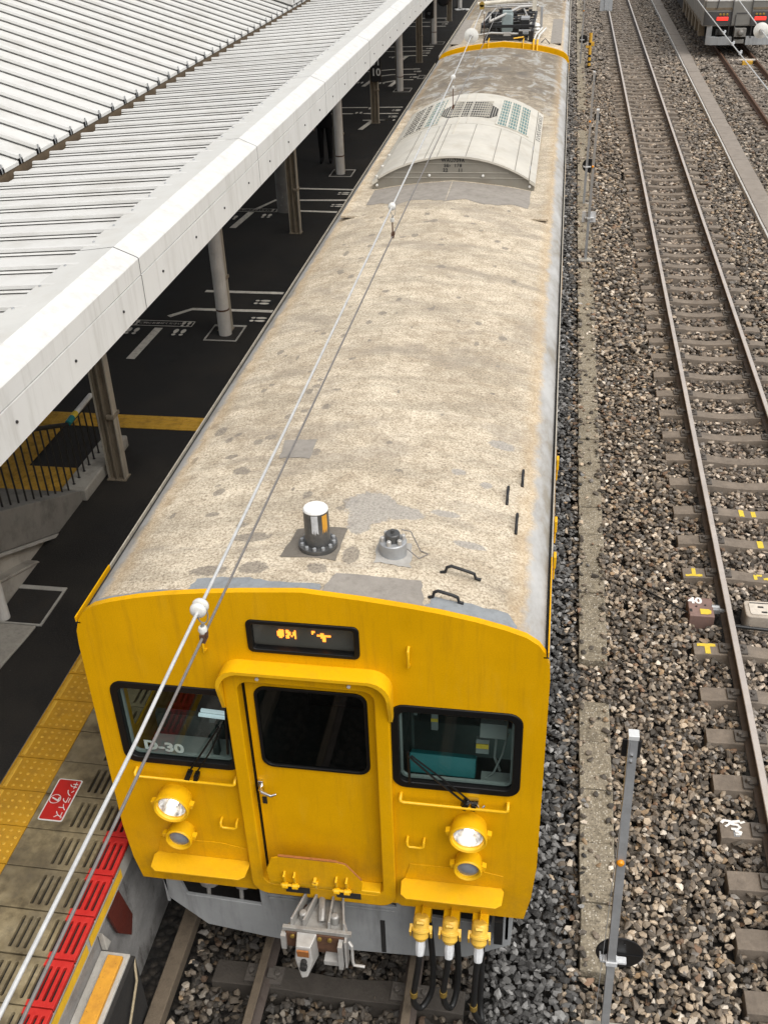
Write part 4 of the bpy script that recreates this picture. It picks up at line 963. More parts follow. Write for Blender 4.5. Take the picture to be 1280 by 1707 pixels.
# own track and silver train's track
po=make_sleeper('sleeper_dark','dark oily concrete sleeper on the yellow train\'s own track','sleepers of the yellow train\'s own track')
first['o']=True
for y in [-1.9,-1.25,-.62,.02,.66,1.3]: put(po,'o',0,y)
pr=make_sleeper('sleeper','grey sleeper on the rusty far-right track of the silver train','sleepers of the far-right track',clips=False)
first['r']=True
y=24.0
while y<50: put(pr,'r',8.0,y); y+=.66
def rail(x,y0,y1,label,top,side='railside'):
    b=MB(); h=rail_profile(); n=len(h)
    v=[(x+p[0],y0,p[1]) for p in h]+[(x+p[0],y1,p[1]) for p in h]
    for i in range(n):
        b.add([v[i],v[(i+1)%n],v[n+(i+1)%n],v[n+i]],[(0,1,2,3)],1 if i in(6,7,8) else 0)
    b.add(v,[tuple(range(n))[::-1],tuple(range(n,2*n))])
    d=(x,0,0); return tag(local(b,d).build('rail',[side,top],None,loc=d),label,'rail')
rail(4-.5665,-6,90,'left rail of the open middle track, pale polished head','railtop')
rail(4+.5665,-6,90,'right rail of the open middle track, pale polished head','railtop')
rail(-.5665,-6,60,'left rail under the yellow train, dull brown head','timber')
rail(.5665,-6,60,'right rail under the yellow train, behind the hanging cables','timber')
rail(8-.5665,10,90,'left rusty rail of the track carrying the silver train','railrust','railrust')
rail(8+.5665,10,90,'right rusty rail of the track carrying the silver train','railrust','railrust')
b=MB(); b.box(-1.31,-1.19,-6,.9,-.12,.0); tag(b.build('timber_beam','timber',bevel=.01),'long brown timber lying along the foot of the platform wall','beam')
# joint bars on the middle track
for x in (3.4335,4.5665):
    b=MB(); 
    for s in (-1,1): b.box(x+s*.022-.012,x+s*.022+.012,24.3,24.9,-.12,-.045)
    b.box(x-.033,x+.033,24.59,24.61,-.12,-.02)
    tag(b.build('fishplate','rust'),'steel fishplate joining the %s rail of the middle track'%('left' if x<4 else 'right'),'fishplate')
# steel box sleeper with marks, and the pale cover between the rails
t=thing('junction_box','brown steel box beside the rail, painted 40 and a yellow D on its lid','box',(3.16,5.04,0))
b=MB(); b.box(-.135,.135,-.17,.17,-.36,-.10); bx=b.build('body','junction_brown',t,bevel=.012)
text_mesh('number','40',.15,'paint_wht',t,frame((-.055,.10,-.096),(1,0,0),(0,1,0)),.001,bold=.006)
b=MB(); b.prism([(-.015,-.14),(.06,-.14),(.10,-.12),(.105,-.07),(.08,-.045),(-.015,-.045)],-.0965,-.094,'z'); b.build('letter_mark','paint_yel',t)
b=MB()
for x,y in ((-.05,.0),(.05,.03)): b.lathe([(.012,-.10),(.012,-.094),(0,-.094)],(x,y,0),'z',8)
b.box(-.125,-.10,-.1,-.05,-.1,-.096); b.build('bolt','under',t)
b=MB(); b.obox((.17,.0,-.13),.08,.08,.05); b.lathe([(.03,-.04),(.03,.04)],(.16,.03,-.12),'x',10); b.tube([(.2,-.02,-.12),(.27,-.02,-.13)],.025,8); b.build('connector','galv',t)
t=thing('cover','pale rounded metal cover between the rails of the middle track','cover',(4.0,5.05,0))
b=MB(); b.prism(rr(-.37,.37,-.15,.15,.05),-.34,-.085,'z'); b.build('body','cover_pale',t,bevel=.015)
b=MB(); b.prism(rr(-.32,.32,-.11,.12,.03),-.085,-.076,'z'); b.build('lid','cover_pale2',t,bevel=.004)
b=MB(); b.box(-.31,.31,.085,.098,-.0755,-.072)
for x,y in ((-.2,.02),(-.17,-.07),(.1,.02),(.2,-.07)): b.box(x-.03,x+.03,y-.012,y+.012,-.0755,-.071)
b.build('latch','under',t)
# ground cables by the box
b=MB(); b.tube([(2.35,5.6,-.21),(2.5,5.45,-.165),(2.7,5.25,-.15),(2.88,5.1,-.15),(3.03,5.0,-.17)],.010,8); tag(b.build('cable','cable',angle=60),'black cable running over the ballast to the brown box','cable')
b=MB(); b.tube([(3.5,4.78,-.14),(4.2,4.72,-.135),(4.6,4.78,-.14)],.02,8); tag(b.build('cable','cable',angle=60),'dark cable lying beside the pale cover between the rails','cable')
# cable trough lids beside the yellow train
t0=None; LIDGAP=((3.55,3.95),(16.3,17.3),(28,31))
LY=[]; y=.38
while y<60:
    L=rnd.choice((.55,.6,.6,.62)) if y<20 else 1.0
    if not any(a<y+.3<c for a,c in LIDGAP): LY.append((y,L))
    y+=L+.012
lp={}
for i,(y,L) in enumerate(LY):
    if L not in lp:
        b=MB(); b.box(-.148,.148,0,L,-.30,-.143); o_=b.build('trough_lid','lid',bevel=.012); lp[L]=o_
    else:
        o_=lp[L].copy(); COL.objects.link(o_)
    o_.location=(1.968,y,rnd.uniform(-.008,.008)); o_.rotation_euler=(rnd.uniform(-.008,.008),rnd.uniform(-.02,.02),rnd.uniform(-.02,.02))
    tag(o_,'weathered concrete trough lid in the row between the yellow train and the middle track','trough lid','trough lids beside the yellow train')
# walkway between the middle track and the silver train
o0=None; e0=None
y=8.0
while y<62:
    if o0 is None:
        b=MB(); b.box(-.19,.235,0,.99,-.30,-.085); o0=b.build('walkway_slab','lid_grey',bevel=.01); o_=o0
        b=MB(); b.box(-.245,-.195,0,.975,-.30,-.10); e_=b.build('kerb_edge','lid_pale',o0,bevel=.008)
    else: o_=copy_tree(o0)
    o_.location=(6.07,y,rnd.uniform(-.008,.008)); o_.rotation_euler=(0,rnd.uniform(-.01,.01),rnd.uniform(-.008,.008))
    tag(o_,'flat concrete walkway slab with pale left edge, right of the middle track','slab','walkway slabs right of the middle track'); y+=1.0
def ballast():
    g=np.random.default_rng(5)
    def region(x0,x1,y0,y1,dens,s0,s1):
        n=int((x1-x0)*(y1-y0)*dens); return np.stack([g.uniform(x0,x1,n),g.uniform(y0,y1,n),g.uniform(s0,s1,n)**1.0],1)
    L=[region(1.15,7.0,-1.9,5.5,1020,.0155,.036),region(1.3,7.2,5.5,12,840,.0175,.038),region(1.3,9.2,12,22,470,.025,.048),
       region(1.3,11,22,36,230,.034,.058),region(1.3,12,36,66,90,.05,.082),region(-1.2,1.15,-1.9,1.2,1020,.0155,.036)]
    P=np.concatenate(L); x,y,s=P.T
    keep=np.ones(len(P),bool)
    for rx in (3.4335,4.5665,-.5665,.5665,7.4335,8.5665): keep&=np.abs(x-rx)>.075
    SY=np.array(SLY); d=np.abs(y[:,None]-SY[None]).min(1); on=(np.abs(x-4)<1.02)&(d<.108)&(g.random(len(P))>.035); keep&=~on
    SO=np.array([-1.9,-1.25,-.62,.02,.66,1.3]); d=np.abs(y[:,None]-SO[None]).min(1); keep&=~((np.abs(x)<1.02)&(d<.12)&(g.random(len(P))>.06))
    lid=np.zeros(len(P),bool)
    for yy,LL in LY: lid|=(np.abs(x-1.968)<.15)&(y>yy-.02)&(y<yy+LL)
    r=g.random(len(P)); keep&=~(lid&((np.abs(x-1.968)<.10)&(r>.03)|(np.abs(x-1.968)>=.10)&(r>.20)))
    keep&=~((x>5.80)&(x<6.33)&(y>7.9)); keep&=~((np.abs(x-3.16)<.17)&(np.abs(y-5.04)<.2)); keep&=~((np.abs(x-4)<.40)&(np.abs(y-5.05)<.19))
    keep&=~((np.abs(x)<1.3)&(y>1.2))
    P=P[keep]; x,y,s=P.T; n=len(P); lid=lid[keep]
    z=np.where(g.random(n)<.45,-.272+g.uniform(-.02,.02,n),-.200+g.uniform(-.024,.026,n)); z=np.where(lid,-.125,z)
    z=np.where(np.abs(x)<1.2,z-.02,z)
    clipz=(np.abs(x-4)<.95); z=np.where(clipz,z-.022,z)
    # icosahedra, jittered
    ph=(1+5**.5)/2
    V=np.array([(-1,ph,0),(1,ph,0),(-1,-ph,0),(1,-ph,0),(0,-1,ph),(0,1,ph),(0,-1,-ph),(0,1,-ph),(ph,0,-1),(ph,0,1),(-ph,0,-1),(-ph,0,1)])/1.9
    F=np.array([(0,11,5),(0,5,1),(0,1,7),(0,7,10),(0,10,11),(1,5,9),(5,11,4),(11,10,2),(10,7,6),(7,1,8),(3,9,4),(3,4,2),(3,2,6),(3,6,8),(3,8,9),(4,9,5),(2,4,11),(6,2,10),(8,6,7),(9,8,1)])
    var=V[None]*(1+g.uniform(-.38,.30,(64,12,1)))+g.uniform(-.12,.12,(64,12,3))
    vs=var[g.integers(0,64,n)]
    sc_=np.stack([g.uniform(1.0,1.55,n),g.uniform(.75,1.05,n),g.uniform(.45,.8,n)],1)*s[:,None]
    vs=vs*sc_[:,None,:]
    # random tilt (mostly lying flat) and heading
    a=g.uniform(0,2*np.pi,n); tl=g.normal(0,.45,n); tb=g.uniform(0,2*np.pi,n)
    ux,uy=np.cos(tb),np.sin(tb); c,s_=np.cos(tl),np.sin(tl)
    Rt=np.empty((n,3,3)); Rt[:,0,0]=c+ux*ux*(1-c);Rt[:,0,1]=ux*uy*(1-c);Rt[:,0,2]=uy*s_
    Rt[:,1,0]=ux*uy*(1-c);Rt[:,1,1]=c+uy*uy*(1-c);Rt[:,1,2]=-ux*s_; Rt[:,2,0]=-uy*s_;Rt[:,2,1]=ux*s_;Rt[:,2,2]=c
    Rz=np.zeros((n,3,3)); Rz[:,0,0]=np.cos(a);Rz[:,0,1]=-np.sin(a);Rz[:,1,0]=np.sin(a);Rz[:,1,1]=np.cos(a);Rz[:,2,2]=1
    vs=np.einsum('nij,njk,nlk->nli',Rt,Rz,vs)+np.stack([x,y,z],1)[:,None,:]
    pal=np.array([(.028,.025,.023),(.06,.053,.046),(.125,.108,.09),(.19,.16,.13),(.33,.28,.22),(.45,.38,.295),(.20,.197,.195),(.55,.505,.44),(.68,.645,.585),(.19,.115,.07),(.31,.22,.13)])
    wt=np.array([.13,.16,.16,.14,.12,.08,.07,.06,.02,.03,.03]); wt/=wt.sum()
    ci=g.choice(len(pal),n,p=wt); col=pal[ci]*g.uniform(.7,1.25,(n,1))*np.array([1.05,.98,.90]); col=col*.85+np.array([.21,.182,.142])*.15
    # darker neutral grey stones along the yellow train, brown brake dust round the middle track
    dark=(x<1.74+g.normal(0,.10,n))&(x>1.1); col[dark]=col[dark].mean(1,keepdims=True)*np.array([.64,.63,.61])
    br=np.clip(1-np.abs(x-4)/1.3,0,1)[:,None]*.5*(y>3)[:,None]; col=col*(1-br)+col.mean(1,keepdims=True)*np.array([1.15,.93,.75])*br
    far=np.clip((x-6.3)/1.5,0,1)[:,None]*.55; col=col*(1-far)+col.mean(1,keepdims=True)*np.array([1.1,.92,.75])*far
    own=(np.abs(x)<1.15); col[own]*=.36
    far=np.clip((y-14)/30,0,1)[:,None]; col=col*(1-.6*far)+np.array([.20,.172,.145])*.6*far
    me=bpy.data.meshes.new('ballast'); nv=n*12; nf=n*20
    me.vertices.add(nv); me.vertices.foreach_set('co',vs.reshape(-1).astype(np.float32))
    idx=(F[None]+(np.arange(n)*12)[:,None,None]).reshape(-1).astype(np.int32)
    me.loops.add(nf*3); me.loops.foreach_set('vertex_index',idx)
    me.polygons.add(nf); me.polygons.foreach_set('loop_start',np.arange(0,nf*3,3,dtype=np.int32))
    me.update(calc_edges=True); me.validate()
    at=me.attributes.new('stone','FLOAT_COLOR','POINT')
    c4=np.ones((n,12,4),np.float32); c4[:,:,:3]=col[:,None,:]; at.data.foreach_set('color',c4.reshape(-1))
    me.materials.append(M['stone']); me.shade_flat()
    o_=bpy.data.objects.new('ballast',me); COL.objects.link(o_); structure(o_,'stuff')
    print('stones',n)
ballast()
# ------------------------------------------------------------------ platform
b=MB()
b.box(-14,-2.70,-8,66,-.3,1.10,0,1); b.box(-2.70,-1.62,-8,66,-.3,1.035,0,0)
b.box(-1.62,-1.51,-8,66,.90,1.035,2); b.box(-1.62,-1.58,-8,66,-.3,.90,0)
pl=structure(b.build('platform',['wall','asphalt','concrete_light'],None))
# edge slabs and tactile tiles, one by one
def slab_mb():
    out=[(-.40,.005),(.40,.005),(.40,.330),(-.40,.330)]
    hs=[]
    for i,x in enumerate((-.07,-.015,.04,.095,.19,.245,.30,.355)):
        pass
    xs=(-.075,-.022,.031,.084,.165,.215,.265,.315,.362)
    for x in xs: hs.append(rr(x-.0115,x+.0115,.045,.285,.009,2))
    return out,hs
oo,hh=slab_mb(); sl0=None
k=-22
tl0=None
for k in range(-8,9):
    y=.165+.335*k
    if sl0 is None:
        s_=plate('edge_slab',oo,hh,-.035,0,'slab',axis='z',bevel=.004); sl0=s_
        b=MB(); b.box(-.395,.395,.008,.327,-.05,-.037); b.build('slot_bottom','under',s_)
        t_=thing('tactile_tile','',''); tl0=t_
        b=MB(); b.box(-.195,.195,.004,.331,-.05,0); bd_=b.build('body','tactile',t_)
        b=MB(); b.prism([(-.172,0),(-.165,.006),(-.145,.006),(-.138,0)],.02,.315,'y')
        for i in range(5):
            for j in range(5): b.lathe([(.013,0),(.010,.005),(.004,.006),(0,.006)],(-.09+.062*i,.044+.062*j,0),'z',8)
        sb_=b.build('stud','tactile_stud',t_); merge(bd_,[sb_])
    else: s_=copy_tree(sl0); t_=copy_tree(tl0)
    s_.location=(-1.90,y,1.10+rnd.uniform(-.003,.003)); s_.rotation_euler=(rnd.uniform(-.006,.006),rnd.uniform(-.004,.004),0)
    t_.location=(-2.497,y,1.103); t_.rotation_euler=(rnd.uniform(-.004,.004),0,0)
    tag(s_,'slotted beige platform edge slab with its trackside end painted red','edge slab','slotted slabs along the platform edge')
    tag(t_,'yellow studded tactile tile in the line beside the slotted slabs','tactile tile','tactile tiles along the platform edge')
b=MB(); b.box(-2.69,-2.30,3.185,66,1.036,1.102,0); b.box(-2.30,-1.50,3.185,66,1.036,1.10,1)
b.box(-2.69,-2.30,-8,-2.52,1.036,1.102,0); b.box(-2.30,-1.50,-8,-2.52,1.036,1.10,1)
structure(b.build('platform_edge',['tactile','slab']))
# yellow line and boards on the platform face
b=MB()
for y0,y1 in ((-.62,-.04),(-6,-.66)):
    b.add([(-1.505,y0,.93),(-1.505,y1,.93),(-1.505,y1,1.02),(-1.505,y0,1.02)],[(0,1,2,3)])
b.build('yellow_line','yline',pl,fix=False)
b=MB(); b.prism([(-.22,.90),(-.10,.89),(.02,.42),(-.06,.28),(-.22,.52),(-.30,.88)],-1.56,-1.535,'x'); tag(b.build('board','redbrown',bevel=.004),'dark red-brown board leaning on the platform wall below the yellow line','board')
t=thing('ledge_box','concrete ledge carrying an orange rust-spotted plate, under the platform edge','ledge',(-1.5,-.85,.6))
b=MB(); b.box(-1.58,-1.36,-6,-.42,.50,.60); b.prism([(-.42,.60),(-.42,.80),(-.34,.60)],-1.575,-1.53,'x'); local(b,(-1.5,-.85,.6)).build('body','concrete_light',t,bevel=.008)
b=MB(); b.prism([(-1.0,.604),(-.47,.604),(-.47,.64),(-1.0,.64)],-1.50,-1.39,'x'); local(b,(-1.5,-.85,.6)).build('plate','orange',t,bevel=.004)
b=MB(); b.tube([(-1.34,-.42,.56),(-1.30,-.52,.45),(-1.29,-.8,.25),(-1.31,-1.15,.10),(-1.33,-2,.05)],.010,6); local(b,(-1.5,-.85,.6)).build('strip','timber_pale',t,angle=60)
b=MB(); b.box(-1.36,-1.33,-6,-.42,-.1,.58); local(b,(-1.5,-.85,.6)).build('skirt_board','under',t)
# red boarding sign
t=thing('boarding_sign','red floor sign with white katakana and a circled 7, on the slotted slabs','sign',(-2.155,.445,1.104))
b=MB(); b.prism(rr(-.098,.098,-.205,.205,.018),0,.003,'z'); b.build('border','white',t)
b=MB(); b.prism(rr(-.088,.088,-.195,.195,.012),.003,.0045,'z'); b.build('face','redsign',t)
text_mesh('lettering','サンライズ',.072,'white',t,frame((.042,0,.0055),(0,-1,0),(1,0,0)),.0005,bold=.0004)
text_mesh('number','7',.085,'white',t,frame((-.043,.0,.0055),(0,-1,0),(1,0,0)),.0005,bold=.002)
b=MB(); A=[(-.043+.045*math.cos(2*math.pi*i/40),.045*math.sin(2*math.pi*i/40),.0056) for i in range(40)]; Bq=[(-.043+.039*math.cos(2*math.pi*i/40),.039*math.sin(2*math.pi*i/40),.0056) for i in range(40)]
b.strip(A,Bq,closed=True); b.build('ring','white',t,fix=False)
# queue markings on the asphalt
ZM=1.1035
def line(b,P,w_,mi=0,z=ZM):
    P=[Vector((p[0],p[1])) for p in P]; L=[];Rr=[]
    for i,p in enumerate(P):
        d=(P[min(i+1,len(P)-1)]-P[max(i-1,0)]).normalized(); n=Vector((-d.y,d.x))*w_/2
        L.append((p.x+n.x,p.y+n.y,z)); Rr.append((p.x-n.x,p.y-n.y,z))
    b.strip(L,Rr,mi)
def foot(b,cx,cy,ang,mi=0,z=ZM+.003,s=1.0):
    """pair of footprints: sole and heel, toes towards ang"""
    ca,sa=math.cos(ang),math.sin(ang)
    for q in (-1,1):
        for (u0,a,c_) in ((.045,.085,.038),(-.085,.035,.032)):
            P=[]
            for i in range(14):
                t_=2*math.pi*i/14; u=u0+a*math.cos(t_); v=q*.058+c_*math.sin(t_)*(1+.12*math.cos(t_))
                u*=s;v*=s; P.append((cx+u*ca-v*sa,cy+u*sa+v*ca,z))
            b.add(P,[tuple(range(14))],mi)
def pad(b,cx,cy,ang,mi,z=ZM):
    ca,sa=math.cos(ang),math.sin(ang); b.add([(cx+u*ca-v*sa,cy+u*sa+v*ca,z) for u,v in ((-.17,-.14),(.19,-.14),(.19,.14),(-.17,.14))],[(0,1,2,3)],mi)
def mark_set(lab,lines,feetx,feety,box=None,frames=()):
    t=thing('queue_marking',lab,'floor marking',(lines[0][0][0][0],lines[0][0][0][1],1.10)); o=tuple(t.location)
    for P,w_ in lines:
        b=MB(); line(b,P,w_); local(b,o).build('line','white_mark',t,fix=False)
    for (x,y) in feetx:
        b=MB(); pad(b,x,y,0,1); foot(b,x,y,0); local(b,o).build('footprint',['white_mark','mark_black'],t,fix=False)
    for (x,y) in feety:
        b=MB(); pad(b,x,y,R(90),1); foot(b,x,y,R(90)); local(b,o).build('footprint',['white_mark','mark_black'],t,fix=False)
    if box:
        x0,x1,y0,y1=box; b=MB(); b.add([(x0,y0,ZM),(x1,y0,ZM),(x1,y1,ZM),(x0,y1,ZM)],[(0,1,2,3)],1)
        for P in ([(x0,y0),(x1,y0)],[(x0,y1),(x1,y1)],[(x0,y0),(x0,y1)],[(x1,y0),(x1,y1)]): line(b,P,.018,0,ZM+.003)
        foot(b,x0+.11,(y0+y1)/2,R(90),0,ZM+.004,.75); foot(b,x1-.11,(y0+y1)/2,R(90),0,ZM+.004,.75)
        local(b,o).build('notice','white_mark mark_black'.split(),t,fix=False)
        text_mesh('lettering','ご列にお並びください',.072,'white_mark',t,frame(((x0+x1)/2-o[0],(y0+y1)/2-o[1],ZM+.004-o[2]),(1,0,0),(0,1,0)),.0003,bold=.0004,sx=.95)
    return t
mark_set('nearest white queue markings, with a boxed notice and footprints beside the downpipe column',
  [([(-4.31,11.17),(-2.99,11.16)],.10),([(-4.56,10.04),(-4.28,10.37),(-2.97,10.37)],.10),([(-4.585,8.42),(-4.56,9.58)],.13)],
  [(-3.24,10.74),(-3.12,10.02)],[(-4.93,9.42),(-4.19,9.42)],(-5.12,-4.07,9.65,9.85))
mark_set('second white queue markings, behind the stout concrete pillar',
  [([(-4.20,17.35),(-2.93,17.30)],.10),([(-4.69,15.75),(-4.43,16.45),(-2.8,16.52)],.10),([(-3.75,15.72),(-2.98,15.68)],.10),([(-4.81,14.55),(-4.72,15.6)],.13)],
  [(-3.10,17.0),(-3.07,16.12)],[(-5.0,15.2),(-4.34,15.35)],(-5.2,-4.15,15.62,15.82))
mark_set('third white queue markings, around the column carrying the black number sign',
  [([(-5.0,25.6),(-3.06,25.68)],.10),([(-5.0,24.8),(-3.06,24.86)],.10),([(-3.9,24.0),(-3.04,24.04)],.10),([(-3.78,22.9),(-3.62,24.05)],.13),([(-3.62,24.05),(-3.1,24.03)],.1)],
  [(-3.18,25.25),(-3.16,24.45)],[(-4.17,24.9),(-3.9,25.5)])
mark_set('fourth white queue markings, before the second downpipe column beyond the sign',
  [([(-5.0,31.2),(-4.2,31.6),(-3.33,31.67)],.11),([(-4.6,30.3),(-4.1,30.66),(-3.33,30.71)],.11),([(-4.2,29.3),(-3.7,29.78),(-3.30,29.78)],.11),([(-3.88,28.7),(-3.78,29.8)],.13),([(-4.7,28.7),(-4.6,29.8)],.13)],
  [(-3.35,31.2),(-3.35,30.2)],[(-4.2,29.2),(-4.9,29.3)])
mark_set('far white queue markings just before the second car\'s yellow end',
  [([(-5.2,36.2),(-3.4,36.3)],.12),([(-5.0,35.2),(-3.4,35.3)],.12),([(-4.7,34.0),(-3.9,34.3),(-3.4,34.3)],.12),([(-4.2,33.2),(-4.1,34.2)],.14)],[(-3.5,35.8),(-3.5,34.8)],[(-4.5,33.9)])
mark_set('farthest white queue markings near the top of the frame',
  [([(-5.2,43.8),(-3.5,43.8)],.14),([(-5.2,42.6),(-3.5,42.6)],.14),([(-5.2,41.4),(-3.5,41.4)],.14)],[(-3.6,43.2),(-3.6,42.0)],[])
def floor_frame(cx,cy,w_,d,lab,name='base_frame'):  # frame on the paving around a column foot, with dark infill
    t=thing(name,lab,'floor hatch',(cx,cy,1.10)); o=tuple(t.location)
    b=MB(); b.add([(cx-w_/2,cy-d/2,ZM+.001),(cx+w_/2,cy-d/2,ZM+.001),(cx+w_/2,cy+d/2,ZM+.001),(cx-w_/2,cy+d/2,ZM+.001)],[(0,1,2,3)]); local(b,o).build('infill','asphalt_patch',t,fix=False)
    b=MB(); e=.022
    b.box(cx-w_/2-e,cx+w_/2+e,cy-d/2-e,cy-d/2,1.10,1.112); b.box(cx-w_/2-e,cx+w_/2+e,cy+d/2,cy+d/2+2.6*e,1.10,1.112); b.box(cx-w_/2-e,cx-w_/2,cy-d/2,cy+d/2,1.10,1.112); b.box(cx+w_/2,cx+w_/2+e,cy-d/2,cy+d/2,1.10,1.112)
    local(b,o).build('rim','concrete_light',t)
for cx,cy,lab in ((-3.47,2.72,'pale rim framing a dark square at the foot of the white pipe by the stairs'),(-3.475,9.44,'pale square rim around the foot of the nearest downpipe column'),(-3.43,18.6,'pale square rim at the column foot beside the standing person'),(-3.40,28.1,'thin pale rim around the far downpipe column foot'),(-3.35,37.0,'faint pale rim around the farthest downpipe column foot')):
    floor_frame(cx,cy,.46,.52,lab)
floor_frame(-3.1,30.2,.17,.5,'small ochre-framed inspection lid near the train side','inspection_lid')
# tactile paving leading to the stairs
def bar_tile():
    t=thing('tactile_tile','','')
    b=MB(); b.box(-.17,.17,-.17,.17,-.01,.004); bd_=b.build('body','tactile_old',t)
    b=MB()
    for q in (-.12,-.04,.04,.12): b.prism([(q-.017,.004),(q-.011,.010),(q+.011,.010),(q+.017,.004)],-.155,.155,'x')
    sb_=b.build('bar','tactile_old',t); merge(bd_,[sb_]); return t
def dot_tile():
    t=thing('tactile_tile','','')
    b=MB(); b.box(-.17,.17,-.17,.17,-.01,.004); bd_=b.build('body','tactile_old',t)
    b=MB()
    for i in range(5):
        for j in range(5): b.lathe([(.016,.004),(.012,.010),(0,.011)],(-.13+.065*i,-.13+.065*j,0),'z',7)
    sb_=b.build('stud','tactile_old',t); merge(bd_,[sb_]); return t
bt=bar_tile(); dt=dot_tile(); used={'b':0,'d':0}
def putt(p,key,x,y,rz,lab,grp):
    o_=p if not used[key] else copy_tree(p); used[key]=1; o_.location=(x,y,1.104); o_.rotation_euler[2]=rz; tag(o_,lab,'tactile tile',grp)
for i in range(5): putt(bt,'b',-3.02-.345*i,6.54,0,'yellow ribbed guiding tile in the strip crossing the dark platform','ribbed tiles crossing the platform')
for i in range(2): 
    for j in range(1): putt(dt,'d',-4.73-.345*i,6.54,0,'yellow studded tile at the corner where the guiding strips meet','studded corner tiles')
for i in range(3): putt(bt,'b',-4.86,6.18-.345*i,R(90),'yellow ribbed guiding tile in the strip leading to the stairs','ribbed tiles leading to the stairs')
for i in range(6):
    for j in range(2): putt(dt,'d',-4.1-.345*i,5.15-.345*j,0,'yellow studded warning tile at the foot of the stairs behind the railing','studded tiles at the stair foot')
# ------------------------------------------------------------------ stairs
t=thing('staircase','grey concrete staircase at the left edge, climbing towards the viewer','staircase',(-4.8,4.6,1.1)); o=tuple(t.location)
b=MB(); top=lambda y:1.1+.46*(4.92-y); low=lambda y:1.1+.45*(3.98-y)
YE=-3.2
b.prism([(4.92,1.10),(YE,top(YE)),(YE,low(YE)),(3.98,1.10)],-3.90,-3.72,'x'); sg=local(b,o).build('stringer','concrete_dark',t,bevel=.012)
b=MB(); b.prism([(3.98,1.095),(YE,low(YE)-.005),(YE,low(YE)-.03),(3.95,1.07+.0)],-3.80,-3.715,'x'); local(b,o).build('drip_edge','concrete_light',t)
b=MB(); b.prism([(3.86,1.10),(YE,low(YE)-.03),(YE,1.10)],-6.4,-3.80,'x'); local(b,o).build('support_wall','concrete_mid',t)
b=MB(); b.prism([(3.42,1.10),(2.0,1.62),(1.0,1.62),(1.0,1.10)],-3.80,-3.70,'x'); b.prism([(3.44,1.10),(2.0,1.63),(2.0,1.66),(3.40,1.145)],-3.82,-3.685,'x',0); local(b,o).build('lower_wall','concrete_mid',t,bevel=.006)
b=MB()
for i in range(16): y=4.55-.36*i; b.box(-6.3,-3.90,y-.36,y,1.1,1.1+.16*(i+1))
local(b,o).build('steps','concrete_dark',t)
b=MB(); b.box(-3.95,-3.66,4.62,5.92,1.10,1.25); local(b,o).build('kerb','concrete',t,bevel=.02)
b=MB(); b.tube([(-3.86,5.9,1.92),(-3.86,4.93,1.90),(-3.84,4.1,2.27),(-3.82,YE,2.27+.46*(4.1-YE))],.026,8); b.tube([(-3.86,5.9,1.92),(-3.86,5.9,1.2)],.02,8)
hr=local(b,o).build('handrail','black_rail',t)
b=MB(); b.tube([(-3.845,5.55,1.955),(-3.845,5.12,1.945)],.030,10); local(b,o).build('rail_sleeve','white',t)
b=MB(); b.tube([(-3.845,5.12,1.945),(-3.845,5.02,1.94)],.033,10); local(b,o).build('yellow_band','paint_yel',t)
b=MB(); b.tube([(-3.845,5.02,1.94),(-3.845,4.90,1.93)],.035,10); local(b,o).build('teal_band','teal_tape',t)
y=5.75; i=0
while y>-1.5:
    zt=1.9 if y>4.93 else 1.90+.46*(4.93-y); zb=1.24 if y>4.66 else top(y)-.02
    b=MB(); b.tube([(-3.84,y,zb),(-3.85,y,zt)],.010,6); b.tube([(-3.84,y,zb),(-3.84,y,zb+.012)],.02,6); local(b,o).build('baluster','black_rail',t); y-=.145
# pale concrete corner and ramp piece at the far left bottom
b=MB(); b.prism([(-3.72,2.42),(-3.26,2.42),(-3.27,2.28),(-3.33,1.75),(-3.45,1.2),(-4.4,.3),(-4.4,2.42)],1.10,1.125,'z'); tag(b.build('kerb_slab','concrete',bevel=.01),'pale worn concrete kerb in front of the white pipe','kerb')
